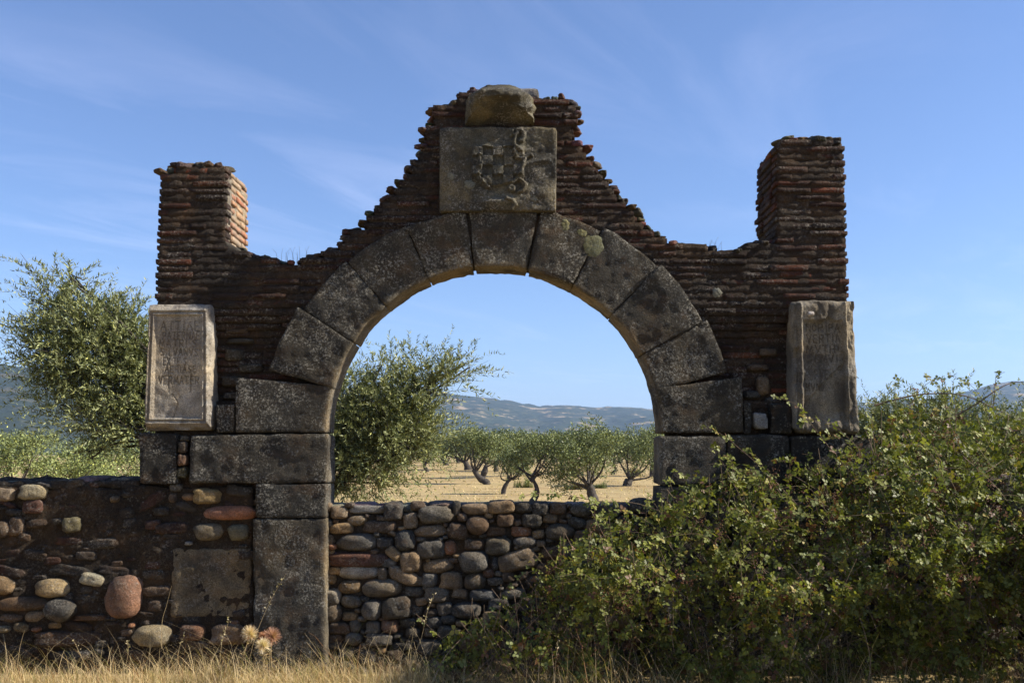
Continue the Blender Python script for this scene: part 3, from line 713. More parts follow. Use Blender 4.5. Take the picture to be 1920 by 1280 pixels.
# mortar core, course by course
zz = ztop; k = 0
while zz > 0.05:
    z = zz-COURSE*0.5
    iv = spans(OX, OZ, z) if z > float(P(0, 990, YB)[1]) else [(float(P(268, 1000, YB)[0]), float(P(1608, 1000, YB)[0]))]
    cut = spans(*poly_px([(CPX+(326)*math.sin(a), CPY-326*math.cos(a)) for a in ang]+[(1252, 812), (1252, 1300), (600, 1300), (600, 812)]), z)
    for a, b, fl, fr in subtract(iv, cut):
        low = z < FLOORZ and z > side_bot
        pieces = []
        if z < FLOORZ: pieces = [(a, b, (YB+0.004+0.10*float(smooth(0, 0.30, FLOORZ-z))) if low else 7.26, BACK-0.02)]
        else: pieces = [(a, b, YB+0.002, BACK-0.01)]
        # the piers are deeper than the wall
        if z > float(P(0, 830, YB)[1]):
            if a < pl_x0-0.1: pieces.append((a, min(b, pl_x0), BACK-0.03, PBACK-0.01))
            if b > pr_x0+0.1: pieces.append((max(a, pr_x0), b, BACK-0.03, PBACK-0.01))
        for x0, x1, y0, y1 in pieces:
            x0 += 0.014; x1 -= 0.014
            if x1-x0 < 0.03: continue
            f, W, H = wbox(x0, x1, z-COURSE*0.5-0.004, z+COURSE*0.5, y0)
            V, F, q = rblock(W, H, y1-y0, 0.026, 0.003, 0.012, 16, k*0.37, f, dres=0.08)
            core.add(V, F); k += 1
    zz -= COURSE
link('mortar', core.mesh('mortar', M_mortar), gate, color=(0.052, 0.037, 0.026), kind='stuff')
# lime mortar on the sunlit side of the left pier
lx = float(pl_x0); zt_, zb_ = float(P(425, 324, YB)[1]), float(P(425, 462, YB)[1])
V, F, q = rblock(0.52, zt_-zb_, 0.05, 0.02, 0.006, 0.008, 14, 5, lambda u, v, d: np.stack([lx-0.010-d, YB+0.05+0.53*u, zb_-0.04+(zt_-zb_+0.02)*v], 1))
link('lime_mortar', mesh_np('lime_mortar', V, F, M_lime), gate, color=(0.34, 0.29, 0.22))
bricks.sort(key=lambda t: t[0])
rest = Acc()
for i, (_, b) in enumerate(bricks):
    V0, F0 = BV[b['v']]
    if i < 300:
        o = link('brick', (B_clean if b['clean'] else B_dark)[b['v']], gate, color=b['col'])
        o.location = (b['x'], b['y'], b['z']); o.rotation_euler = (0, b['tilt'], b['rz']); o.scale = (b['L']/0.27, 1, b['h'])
    else:
        c, s = math.cos(b['rz']), math.sin(b['rz']); v = V0*np.array([b['L']/0.27, 1, b['h']])
        R = np.stack([c*v[:, 0]-s*v[:, 1]+b['x'], s*v[:, 0]+c*v[:, 1]+b['y'], v[:, 2]+b['z']], 1)
        rest.add(R, F0, b['col'])
M_brick_rest = rock_mat('old_brick_joined', crust=(0.032, 0.023, 0.018), crust_lo=0.42, crust_hi=0.60, crust_amt=0.8, spot=0.5, bump_d=0.007, use_attr=True)
if rest.n: link('brickwork', rest.mesh('brickwork', M_brick_rest), gate, color=(1, 1, 1), kind='stuff')
print('bricks', len(bricks))
SIL = [(p, q) for p, q in zip(outline_px, outline_px[1:]) if p[1] < 500 and q[1] < 500]
# sloping ledge at the foot of the left pier and of the right pier
add_block('weathered_ledge', quadmap([(420, 482), (470, 484), (448, 466), (422, 452)], YB+0.01), 0.5, 97, grey(0.17, 0.12), r=0.015, amp=0.012, res=0.02, mat=M_lime)

# ------------------------------------------------------------------ cobble walls
def cobble_mesh(seed, sub=3, kind=0):
    bm = bmesh.new(); bmesh.ops.create_icosphere(bm, subdivisions=sub, radius=1.0)
    V = np.array([v.co[:] for v in bm.verts]); F = np.array([[v.index for v in f.verts] for f in bm.faces]); bm.free()
    p = 2.6 if kind == 0 else 4.5
    s = (np.abs(V)**p).sum(1)**(-1/p); V = V*s[:, None]
    n = fbm(V+seed*5.1, 1.1, 4)[:, None]; V = V*(1+n*(0.27 if kind == 0 else 0.26))
    if kind: V = V*(1+0.13*fbm(V+seed, 3.2, 3)[:, None])
    V = V/np.abs(V).max(0)
    return mesh_np('stone', V, F, M_cobble)
COB = [cobble_mesh(i) for i in range(8)]; ANG = [cobble_mesh(50+i, kind=1) for i in range(6)]
TAN = (0.30, 0.21, 0.115); OCH = (0.34, 0.22, 0.09); GRY = (0.16, 0.145, 0.12); DGR = (0.085, 0.08, 0.07); PAL = (0.42, 0.38, 0.31); RED = (0.13, 0.055, 0.035); ORA = (0.36, 0.15, 0.06)
BLU = (0.12, 0.125, 0.13); BRN = (0.15, 0.095, 0.055); TER = (0.34, 0.14, 0.075); CRM = (0.45, 0.40, 0.26)
def put_stone(parent, px, py, w, h, col, rot=0.0, Y=7.24, depth=None, ang_=False, label=None, name='stone'):
    x, z = P(px, py, Y); k = Y/FPX
    d = depth if depth else max(0.05, min(0.13, 0.5*min(w, h)*k*1.5))
    j = rnd.uniform(0.8, 1.15)*0.64
    gm = sum(col)/3; col = tuple(gm+(c-gm)*0.78 for c in col)
    o = link(name, rnd.choice(ANG if ang_ else COB), parent, color=tuple(c*j for c in col), label=label)
    o.location = (float(x), Y+d*0.25+rnd.uniform(-0.012, 0.012), float(z)); o.rotation_euler = (rnd.uniform(-.12, .12), math.radians(-rot)+rnd.uniform(-.03, .03), rnd.uniform(-.12, .12))
    o.scale = (w*k*0.56, d, h*k*0.56)
    return o
def fill(parent, placed, region, n, smin, smax, cols, Y, seed, asp=(1.2, 2.2), gap=0.92, angp=0.4, cap=300):
    """pack stones between those already there; region(px, py) -> bool"""
    r = random.Random(seed); x0, y0, x1, y1 = region[0]; ok = region[1]; cnt = 0
    for t in range(n):
        f = 1-t/n; h = smin+(smax-smin)*f*r.uniform(0.75, 1.1); w = h*r.uniform(*asp)
        x = r.uniform(x0, x1); y = r.uniform(y0, y1)
        if not ok(x, y): continue
        bad = False
        for (a, b, c, d) in placed:
            if abs(x-a) > (w+c)/2+2 or abs(y-b) > (h+d)/2+2: continue
            if ((x-a)/((w+c)/2*gap))**2+((y-b)/((h+d)/2*gap))**2 < 1: bad = True; break
        if bad: continue
        placed.append((x, y, w, h)); cnt += 1
        put_stone(parent, x, y, w, h, r.choice(cols), r.gauss(0, 8), Y, ang_=r.random() < angp)
        if len(placed) >= cap: break
    return cnt
def mortar_sheet(parent, corners, Y, depth, seed, col, amp=0.02, top=None):
    f, W, H = quadmap(corners, Y)
    V, F, q = rblock(W, H, depth, 0.028, 0.03, amp, 6, seed, f, dres=0.06)
    link('mortar', mesh_np('mortar', V, F, M_mortar), parent, color=col)

for (xa, ya), (xb, yb) in SIL:
    L_ = math.hypot(xb-xa, yb-ya)
    if abs(xb-xa) < 12 and abs(yb-ya) > 60 or xb < 322: continue
    for t in np.arange(0.5, L_/15):
        f = min(1, t*15/L_); x, y = xa+(xb-xa)*f+rnd.uniform(-4, 4), ya+(yb-ya)*f
        o = link('weathered_stone', rnd.choice(ANG), gate, color=tuple(c*rnd.uniform(0.6, 1.3) for c in rnd.choice([(0.09, 0.08, 0.07), (0.06, 0.05, 0.045), (0.10, 0.055, 0.035)])))
        Ys = rnd.uniform(7.25, 7.42); x_, z_ = P(x, y+3.5, Ys)
        o.location = (float(x_), Ys, float(z_)); o.scale = (rnd.uniform(0.025, 0.06), rnd.uniform(0.04, 0.10), rnd.uniform(0.014, 0.026)); o.rotation_euler = (rnd.uniform(-.2, .2), rnd.uniform(-.15, .15), rnd.uniform(-.5, .5))
# infill wall under the arch
YI = 7.27
ix, _ = P(926, 1265, YI)
infill = thing('cobble_wall', 'low wall of rounded river cobbles closing the arch between its two jambs', 'wall', (float(ix), 7.45, 0))
mortar_sheet(infill, [(598, 1275), (1260, 1275), (1260, 950), (598, 950)], YI+0.008, 0.36, 7, (0.05, 0.038, 0.026), amp=0.026)
I = [(636,960,31,22,TAN,1),(688,955,66,14,PAL,1),(641,989,41,20,OCH,1),(712,986,59,22,BRN,1),(669,1016,73,31,GRY,0),(624,1025,15,10,ORA,0),(667,1048,112,25,RED,1),
 (739,957,35,31,DGR,1),(770,976,27,30,TAN,1),(818,964,65,30,(0.2,0.17,0.12),0),(808,996,60,21,TAN,0),(760,1013,38,36,DGR,0),(809,1028,49,33,GRY,0),(845,1027,22,25,ORA,0),(738,1037,30,20,OCH,0,-40),
 (771,1051,38,38,TAN,0),(821,1061,53,24,TAN,0,10),(729,1055,28,16,GRY,1),(672,1072,73,25,PAL,0,3),(627,1070,24,15,OCH,0),(620,1085,20,18,OCH,0),(718,1075,16,24,TAN,1),(756,1079,56,26,TAN,0,-25),
 (656,1100,43,23,OCH,0),(716,1101,66,31,(0.27,0.22,0.15),0,3),(805,1086,27,25,BLU,0),(846,1089,40,32,TAN,0),(787,1090,14,17,GRY,1),(624,1118,30,28,PAL,1),(658,1127,36,21,(0.28,0.22,0.13),0),
 (624,1149,32,32,TAN,0),(656,1155,28,16,OCH,1),(697,1143,36,36,GRY,0),(745,1138,52,40,DGR,1),(776,1108,33,17,DGR,1),(819,1114,44,29,GRY,0),(631,1177,48,22,BRN,0),(666,1173,20,24,GRY,0),(700,1176,26,24,GRY,0),
 (731,1173,30,24,(0.22,0.12,0.07),0),(766,1167,30,18,DGR,0),(774,1186,25,20,GRY,0),(663,1195,29,23,GRY,0),(624,1197,34,16,BRN,1),(712,1198,47,22,GRY,0),(627,1210,28,15,GRY,0),(755,1211,42,18,DGR,0),(650,1224,30,20,GRY,1),
 (691,1230,36,24,DGR,1),(741,1228,32,26,BRN,0),(814,1166,28,21,DGR,0),(783,1143,22,18,DGR,0),(808,1148,24,16,BRN,0),(622,1226,20,16,BRN,0),
 (892,954,50,19,TAN,0),(895,982,40,34,BRN,0),(856,953,14,26,DGR,1),(930,996,36,18,BRN,0),(977,996,36,18,ORA,1),(934,1023,46,30,(0.25,0.2,0.12),1),(888,1054,50,40,GRY,0),(971,1050,68,38,TAN,0,12),(916,1075,20,15,ORA,0),
 (857,1089,20,30,TAN,0),(891,1090,38,28,TAN,0),(929,1057,14,24,DGR,0),(984,1015,42,22,GRY,0),(1014,1018,18,12,TAN,0),(1033,1037,38,24,BRN,0),(1050,996,50,28,DGR,0),(983,951,36,20,GRY,0),(1014,953,30,24,DGR,1),(1046,953,32,22,BRN,1),
 (905,1115,48,20,BLU,0),(962,1112,46,20,GRY,0),(1010,1090,50,24,DGR,0),(1090,955,42,24,DGR,0),(1140,958,44,22,DGR,1),(1205,948,52,30,GRY,0)]
placed = []
for s in I:
    placed.append(s[:4]); put_stone(infill, s[0], s[1], s[2], s[3], s[4], s[6] if len(s) > 6 else 0, YI, ang_=bool(s[5]) or rnd.random() < 0.35)
fill(infill, placed, ((610, 946, 1240, 1262), lambda x, y: True), 14000, 5, 30, [TAN, GRY, DGR, BRN, GRY, OCH, DGR, BRN], YI, 5, angp=0.7, gap=1.0, cap=290)
# flat capping along the top
for k in range(13):
    x0 = 604+k*50; w_ = 54+rnd.uniform(-6, 6); xa, za = P(x0+25, 944, 7.45)
    o = link('coping_stone', rnd.choice(ANG), infill, color=tuple(c*rnd.uniform(0.8, 1.2) for c in (0.17, 0.155, 0.14)))
    o.location = (float(xa), 7.46, float(P(0, 944, 7.45)[1])-0.03+rnd.uniform(-0.008, 0.012)); o.scale = (w_*7.4/FPX*0.52, 0.19, 0.045); o.rotation_euler = (0, rnd.uniform(-.04, .04), rnd.uniform(-.05, .05))

# left rubble wall
YL = 7.22
lwx, _ = P(0, 1265, YL)
lwall = thing('rubble_wall', 'dark rubble wall with big embedded boulders running left from the gateway', 'wall', (float(lwx), 7.4, 0))
mortar_sheet(lwall, [(-1100, 1275), (474, 1275), (474, 912), (-1100, 912)], YL+0.0, 0.38, 17, (0.040, 0.028, 0.017), amp=0.045)
mortar_sheet(lwall, [(-1100, 920), (262, 916), (262, 897), (-1100, 912)], YL+0.0, 0.38, 18, (0.04, 0.033, 0.026), amp=0.034)
Lst = [(8,926,40,24,TAN,1),(62,923,50,28,(0.42,0.34,0.18),1),(6,990,30,30,BRN,0),(32,987,28,36,BRN,1),(136,984,34,28,(0.14,0.13,0.07),1),(64,950,36,26,RED,1),(216,935,16,12,OCH,0),(6,1096,42,33,TAN,0),
 (100,1102,62,32,(0.42,0.31,0.14),0),(174,1085,42,22,CRM,1,-12),(231,1120,64,78,(0.34,0.17,0.10),0),(44,1131,85,25,BRN,0),(115,1140,54,42,DGR,0),(65,1155,34,18,TAN,0),(20,1158,42,14,BRN,0),(6,1179,26,13,(0.4,0.33,0.2),0),
 (41,1175,28,16,(0.38,0.28,0.13),0,-15),(104,1171,22,12,OCH,1),(70,1178,18,10,ORA,0),(170,1157,55,11,(0.14,0.075,0.035),1),(127,1196,118,26,(0.10,0.055,0.03),1),
 (389,929,50,27,(0.33,0.23,0.08),1),(355,931,26,14,(0.36,0.2,0.08),0),(432,961,96,25,TER,0),(390,998,50,31,(0.22,0.18,0.11),0),(448,998,36,30,(0.17,0.17,0.12),0),(323,934,14,18,BRN,0),(286,983,28,17,RED,1),(355,1018,14,7,PAL,1),
 (330,914,22,14,GRY,1),(285,1191,68,38,(0.34,0.27,0.14),0),(361,1184,46,28,(0.30,0.13,0.05),1),(428,1190,62,38,(0.30,0.19,0.10),1),(441,1167,16,11,ORA,1),(248,1171,12,8,ORA,0),(343,860,0,0,BRN,0)]
placed = [(396, 1092, 156, 138)]
for s in Lst:
    if s[2] == 0: continue
    placed.append(s[:4]); put_stone(lwall, s[0], s[1], s[2], s[3], s[4], s[6] if len(s) > 6 else 0, YL, ang_=bool(s[5]), label='large red and tan boulder' if s[3] == 78 else None)
DK = [(0.05, 0.045, 0.04), (0.07, 0.045, 0.03), (0.06, 0.04, 0.028), (0.05, 0.038, 0.028), (0.07, 0.03, 0.02), (0.075, 0.06, 0.045)]
fill(lwall, placed, ((-400, 905, 470, 1262), lambda x, y: y > 915 or x < 250), 1200, 5, 22, DK*2+[BRN], YL+0.020, 15, asp=(1.3, 3.6), angp=0.8, cap=285)
for k in range(26):
    x0 = -1063+k*51; yy = 905-max(0, x0)/262*12
    xa, za = P(x0+25, yy, 7.42)
    o = link('coping_stone', rnd.choice(ANG), lwall, color=tuple(c*rnd.uniform(0.8, 1.2) for c in (0.13, 0.12, 0.11)))
    o.location = (float(xa), 7.42, float(za)-0.03+rnd.uniform(-0.015, 0.01)); o.scale = (0.115, 0.19, 0.05); o.rotation_euler = (0, rnd.uniform(-.06, .06), rnd.uniform(-.1, .1))
fill(lwall, placed, ((-1090, 905, -400, 1262), lambda x, y: True), 700, 8, 34, DK*2+[BRN, TAN], YL+0.012, 35, asp=(1.3, 3.0), angp=0.8, cap=400)
# small stones wedged in the pier base
for s in [(343, 838, 16, 22, BRN), (344, 862, 16, 20, (0.2, 0.1, 0.05)), (342, 885, 18, 20, (0.10, 0.11, 0.05)), (346, 822, 14, 10, GRY)]:
    put_stone(gate, s[0], s[1], s[2], s[3], s[4], 0, YA+0.04, ang_=True)
# rubble seen deep beside the slabs
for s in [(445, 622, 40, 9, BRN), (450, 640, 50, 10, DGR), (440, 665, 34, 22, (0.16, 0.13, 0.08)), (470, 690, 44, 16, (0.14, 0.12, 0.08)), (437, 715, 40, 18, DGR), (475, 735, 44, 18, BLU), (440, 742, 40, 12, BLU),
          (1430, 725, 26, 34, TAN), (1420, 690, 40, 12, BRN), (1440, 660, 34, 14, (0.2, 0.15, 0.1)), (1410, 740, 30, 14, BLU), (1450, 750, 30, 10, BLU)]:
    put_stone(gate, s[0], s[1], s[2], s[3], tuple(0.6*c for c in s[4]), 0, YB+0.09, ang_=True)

# right wall, mostly behind the bramble
rwx, _ = P(1900, 1265, 7.22)
rwall = thing('rubble_wall', 'low stone wall half buried in the bramble right of the gateway', 'wall', (float(rwx), 7.4, 0))
mortar_sheet(rwall, [(1634, 1275), (2400, 1275), (2400, 900), (1634, 900)], 7.26, 0.36, 27, (0.06, 0.05, 0.04), amp=0.02)
placed = []
fill(rwall, placed, ((1645, 902, 2390, 1262), lambda x, y: True), 5000, 16, 50, [GRY, TAN, DGR, BRN, (0.25, 0.22, 0.18)], 7.24, 25, cap=150)
for k in range(12):
    x0 = 1640+k*62; xa, za = P(x0+30, 895, 7.4)
    o = link('coping_stone', rnd.choice(ANG), rwall, color=tuple(c*rnd.uniform(0.8, 1.2) for c in (0.30, 0.27, 0.23)))
    o.location = (float(xa), 7.4, float(za)-0.03); o.scale = (0.125, 0.2, 0.06); o.rotation_euler = (0, rnd.uniform(-.06, .06), rnd.uniform(-.1, .1))

# ------------------------------------------------------------------ olive trees
OLV = np.array([[0, 0, 0], [0.35, 0.5, 0.05], [1, 0, 0.0], [0.35, -0.5, 0.05]]); OLV[:, 1] *= 0.24
OLF = np.array([[0, 1, 2, 3]])
def olive_cols(n, base=(0.155, 0.172, 0.072), var=0.45):
    k = 1+var*(rng.random((n, 1))-0.5)*2; c = np.array(base)*k
    y = rng.random(n) < 0.12; c[y] = c[y]*np.array([1.5, 1.35, 1.0]); return c
def in_lumps(lumps, n):
    """random points inside a union of ellipsoids (cx, cy, cz, rx, ry, rz), denser near the shells"""
    L = np.array(lumps, float); w = L[:, 3]*L[:, 4]*L[:, 5]; i = rng.choice(len(L), n, p=w/w.sum())
    d = rdir(n); r = rng.random(n)**0.42
    return L[i, :3]+d*r[:, None]*L[i, 3:], d*1.0, i
def near_olive(name, label, trunk, lumps, ntw, leaf=0.072, twig=(0.28, 0.66), seed=0):
    root = thing(name, label, 'tree', trunk)
    bark = Acc(); tr = np.array(trunk, float)
    cen = np.mean([l[:3] for l in lumps], axis=0)
    crotch = tr+(cen-tr)*np.array([0.08, 0.2, 0.42])
    V, F = tube(spline([tr+[0, 0, -0.15], tr+[0.04, 0, 0.4], crotch], 12), np.linspace(0.24, 0.13, 12), 10, 0.4); bark.add(V, F)
    link('trunk', bark.mesh('trunk', M_bark), root)
    br = Acc()
    for l in lumps:
        c = np.array(l[:3])
        for q in range(4):
            e = c+rdir(1)[0]*np.array(l[3:])*0.75; mid = crotch*0.5+c*0.5+rng.normal(size=3)*0.12+np.array([0, 0, 0.35])
            V, F = tube(spline([crotch, mid, c*0.4+e*0.6, e], 12), np.linspace(0.020, 0.004, 12), 5); br.add(V, F)
    P0, D, li = in_lumps([(*l[:3], l[3]*0.80, l[4]*0.80, l[5]*0.80) for l in lumps], ntw)
    L = np.array(lumps); out = (P0-L[li, :3])/L[li, 3:]
    head = out*0.9+rdir(ntw)*0.5+np.array([0, 0, 0.45]); head /= np.linalg.norm(head, axis=1, keepdims=True)
    TL = rng.uniform(*twig, ntw)
    pos = []; hd = []; nr = []; sz = []
    nl = 15
    for t in range(nl):
        f = (t+0.5)/nl
        droop = np.stack([0.12*f*f*TL*np.sin(P0[:, 2]*9), 0*TL, -0.32*f*f*TL*(0.5+np.abs(np.sin(P0[:, 0]*40)))], 1)
        for side in (-1, 1):
            p = P0+head*(f*TL)[:, None]+droop
            sd2 = np.cross(head, rdir(ntw)); sd2 /= np.maximum(np.linalg.norm(sd2, axis=1, keepdims=True), 1e-6)
            h = head*0.75+sd2*0.75
            pos.append(p); hd.append(h); nr.append(rdir(ntw)*0.7+np.array([0, -0.1, 0.8])); sz.append(leaf*rng.uniform(0.6, 1.15, ntw)*(1-0.35*f))
    V, F, cc = scatter(OLV, OLF, np.concatenate(pos), np.concatenate(hd), np.concatenate(nr), np.concatenate(sz), olive_cols(ntw*nl*2))
    link('foliage', mesh_np('foliage', V, F, M_olive, False, cc), root, kind='stuff')
    for i in range(0, ntw, 2):
        p = P0[i]; e = p+head[i]*TL[i]; e = p+head[i]*TL[i]*0.6; V, F = tube([p-head[i]*0.12, (p+e)/2, e], [0.003, 0.002, 0.001], 3); br.add(V, F)
    link('branch', br.mesh('branches', M_bark), root, kind='stuff')
    return root
def lump(px, py, Y, rx, rz, ry=None):
    x, z = P(px, py, Y); k = Y/FPX; return (float(x), Y, float(z), rx*k, (ry if ry else (rx+rz)/2*k), rz*k)
Y1 = 9.6
near_olive('olive_tree', 'silvery olive tree rising behind the low wall left of the gateway', (float(P(445, 900, Y1)[0]), Y1+0.3, float(terr(0., Y1))),
  [lump(160, 655, Y1, 95, 105), lump(100, 565, Y1, 46, 50), lump(138, 540, Y1, 32, 32), lump(88, 655, Y1, 42, 80), lump(220, 640, Y1, 50, 60), lump(190, 790, Y1, 75, 55), lump(300, 700, Y1+0.2, 70, 90), lump(230, 720, Y1, 70, 70), lump(165, 850, Y1, 36, 16), lump(250, 810, Y1, 70, 50), lump(120, 740, Y1, 60, 55)], 1650, seed=1)
Y2 = 10.2
near_olive('olive_tree', 'bushy olive tree leaning into the left half of the arch opening', (float(P(560, 900, Y2)[0]), Y2+0.2, float(terr(0., Y2))),
  [lump(715, 800, Y2, 115, 95), lump(790, 730, Y2, 75, 55), lump(850, 705, Y2, 45, 40), lump(730, 700, Y2, 55, 28), lump(680, 890, Y2, 60, 62), lump(640, 760, Y2, 60, 70), lump(620, 870, Y2, 50, 90), lump(770, 820, Y2, 65, 55)], 1250, seed=2)
Y3 = 10.5
near_olive('olive_tree', 'dark olive tree behind the wall right of the gateway above the bramble', (float(P(1760, 960, Y3)[0]), Y3+0.3, float(terr(0., Y3))),
  [lump(1680, 815, Y3, 75, 50), lump(1760, 800, Y3, 85, 48), lump(1860, 825, Y3, 80, 36), lump(1640, 805, Y3, 50, 42), lump(1760, 870, Y3, 150, 60), lump(1950, 850, Y3, 80, 50)], 1500, seed=3)

GV = np.array([[0, 0, 0], [0.45, 0.5, 0.08], [1, 0, 0], [0.45, -0.5, -0.06]]); GV[:, 1] *= 0.5
def grove_tree(label, base, cr, seed, nleaf=4200, leaf=0.12, lean=0.0, stems=2, group='olive trees in the dry field', tone=1.0, thick=1.0, fat=1.22):
    """base: trunk foot in px; cr: crown (cx, cy, w, h) in px"""
    X, Yy = ground_hit(*base) if isinstance(base[0], (int, float)) else base
    Z = float(terr(X, Yy)); root = thing('olive_tree', label, 'tree', (X, Yy, Z), group)
    k = Yy/FPX; cxw, czw = P(cr[0], cr[1], Yy); cxw = float(cxw); czw = float(czw); w = cr[2]*k/2*fat; h = cr[3]*k/2*(1+(fat-1)*0.5)
    r = np.random.default_rng(seed)
    bk = Acc(); T = np.array([X, Yy, Z]); zb = czw-h*0.75
    fork = np.array([X+(cxw-X)*0.35+lean, Yy, max(Z+0.5, Z+(zb-Z)*0.75)])
    rad = 0.23*thick*(h/1.6)**0.5
    V, F = tube(spline([T+[0, 0, -0.2], T+[0.03, 0, 0.15], (T+fork)/2+[r.normal()*0.12, 0, 0], fork], 14), np.concatenate([[rad*2.0, rad*1.7, rad*1.35], np.linspace(rad*1.1, rad*0.72, 11)]), 9, 0.9); bk.add(V, F)
    link('trunk', bk.mesh('trunk', M_bark), root)
    lumps = []
    for q in range(9):
        a = q*2.4+r.uniform(0, 1); rr2 = r.uniform(0.35, 0.72)
        lumps.append((cxw+math.cos(a)*w*rr2, Yy+math.sin(a)*w*rr2, czw+h*r.uniform(-0.7, 0.55), w*r.uniform(0.30, 0.46), w*r.uniform(0.30, 0.46), h*r.uniform(0.28, 0.45)))
    lumps.append((cxw, Yy, czw+h*0.15, w*0.5, w*0.5, h*0.55))
    br = Acc()
    for l in lumps[:9]:
        c = np.array(l[:3]); f0 = fork if r.random() < .6 else (T*0.2+fork*0.8)
        m_ = f0*0.45+c*0.55+r.normal(size=3)*0.15; m_[2] -= 0.1
        V, F = tube(spline([f0, m_, c], 8), np.linspace(rad*0.38, 0.012, 8), 5, 0.5); br.add(V, F)
    link('limb', br.mesh('limbs', M_bark), root)
    global rng
    save = rng; rng = r
    nt_ = nleaf//12
    P0, D, li = in_lumps(lumps, nt_); L = np.array(lumps)
    out = (P0-L[li, :3])/L[li, 3:]; head = out*0.7+rdir(nt_)*0.6+[0, 0, 0.45]; head /= np.linalg.norm(head, axis=1, keepdims=True)
    TL = r.uniform(0.25, 0.6, nt_)*(leaf/0.12)
    pos = np.concatenate([P0+head*(TL*(t+.5)/12)[:, None]+r.normal(size=(nt_, 3))*0.05 for t in range(12)])
    hd = np.concatenate([head*0.6+rdir(nt_)*0.8 for t in range(12)]); n = len(pos)
    V, F, cc = scatter(GV, OLF, pos, hd, rdir(n)*0.7+np.array([0, -.1, .8]), leaf*r.uniform(0.5, 1.2, n), olive_cols(n, tuple(np.array((0.100, 0.118, 0.040))*tone)))
    link('foliage', mesh_np('foliage', V, F, M_olive, False, cc), root, kind='stuff')
    rng = save
    return root
grove_tree('largest olive in the field with forked trunk, right of centre under the arch', (1113, 944), (1093, 850, 140, 118), 1, 15000, 0.12, lean=-0.05, thick=0.85)
grove_tree('olive with upright top sprays and a dark flared trunk beside the right jamb', (1176, 911), (1190, 847, 100, 112), 2, 11000, 0.15)
grove_tree('short olive with bare forked limbs just left of the largest field olive', (997, 943), (1000, 850, 108, 62), 3, 7000, 0.12, thick=0.9)
grove_tree('small round olive with a slanting trunk and flared foot in mid field', (943, 926), (958, 866, 60, 46), 4, 4600, 0.13, lean=0.25)
grove_tree('olive with a thin bent trunk between slanting olive and thick-trunked olive', (911, 908), (893, 842, 74, 66), 5, 6000, 0.17, lean=-0.7)
grove_tree('thick-trunked olive at the far edge of the open field', (876, 881), (862, 836, 80, 54), 6, 6000, 0.25, thick=1.5)
grove_tree('olive standing behind the bent-trunk olive, wide flat crown', (905, 896), (925, 838, 80, 56), 7, 5500, 0.2)
grove_tree('far olive with short dark trunk, seen over the slanting olive', (930, 884), (948, 830, 74, 48), 8, 5000, 0.24)
grove_tree('olive half hidden by the bushy tree, dark trunk under its sprays', (740, 894), (735, 845, 80, 60), 9, 3000, 0.2, thick=1.3)
grove_tree('dark trunked olive at the left edge of the far tree row', (838, 872), (826, 842, 48, 44), 10, 2400, 0.3, tone=0.85)
grove_tree('dense olive behind the right jamb at the field edge', (1222, 893), (1228, 838, 60, 66), 11, 3000, 0.2, tone=0.85)
grove_tree('mid-distance olive filling the gap between the slanting olive and the forked one', (972, 893), (975, 838, 70, 50), 12, 4500, 0.2)
grove_tree('olive behind the largest field olive, its crown showing to the right', (1150, 890), (1148, 838, 70, 52), 13, 4500, 0.2)
grove_tree('olive behind the largest field olive, its crown showing to the left', (1055, 888), (1050, 836, 70, 50), 14, 4500, 0.2)
grove_tree('bushy olive far left in the opening behind the near sprays', (800, 884), (792, 838, 70, 54), 15, 4500, 0.22)
far0 = None
far_specs = [(px, rnd.uniform(0.85, 1.15)) for px in list(range(560, 1300, 30))]
for i, (px, s) in enumerate(far_specs):
    yy = 150+25*rnd.random(); xx = (px-960)/FPX*yy
    if far0 is None:
        far0 = grove_tree('small distant olive standing in the far hazy row below the hills', ((xx, yy),)[0] if False else (px, 868.5), (px, 838, 44, 44), 30, 2200, 0.34, group='distant olives in the far row', tone=0.85)
        fl = far0.location.copy(); continue
    c = far0.copy(); C.objects.link(c); c.location = (xx, yy, float(terr(xx, yy))); c.rotation_euler = (0, 0, rnd.uniform(0, 6.28)); c.scale = (s, s, s)
    for ch in far0.children:
        d = ch.copy(); C.objects.link(d); d.parent = c; d.matrix_parent_inverse = ch.matrix_parent_inverse.copy()
# trees and shrubs beyond the left wall
for k, (b, cr, tone, lb) in enumerate([((30, 985), (25, 862, 150, 96), 1.35, 'yellow green shrubby tree at the far left beyond the wall'), ((125, 975), (130, 880, 150, 76), 1.7, 'pale sunlit shrub under the hanging sprays of the left olive'),
     ((215, 965), (215, 868, 140, 90), 1.55, 'light green shrub just left of the inscribed slab'), ((60, 905), (50, 836, 110, 56), 1.1, 'round brownish green tree beyond the left wall shrubs'), ((150, 900), (170, 850, 120, 50), 1.0, 'grey green tree far beyond the pale sunlit shrub'),
     ((-110, 960), (-100, 870, 170, 110), 1.2, 'green tree beyond the wall outside the left edge'), ((345, 960), (345, 870, 160, 110), 1.2, 'green tree hidden beyond the left pier base')]):
    grove_tree(lb, b, cr, 50+k, 8500, 0.10, group='shrubby trees beyond the left wall', tone=tone, thick=0.5)
for k, (b, cr, lb) in enumerate([((1700, 900), (1700, 820, 150, 90), 'olive in the field right of the gateway behind the bramble'), ((1900, 895), (1900, 820, 150, 90), 'olive in the field at the right edge behind the bramble'), ((1480, 905), (1480, 850, 120, 90), 'olive in the field hidden behind the right pier'), ((400, 905), (400, 850, 130, 80), 'olive in the field hidden behind the left pier')]):
    grove_tree(lb, b, cr, 70+k, 5000, 0.15)

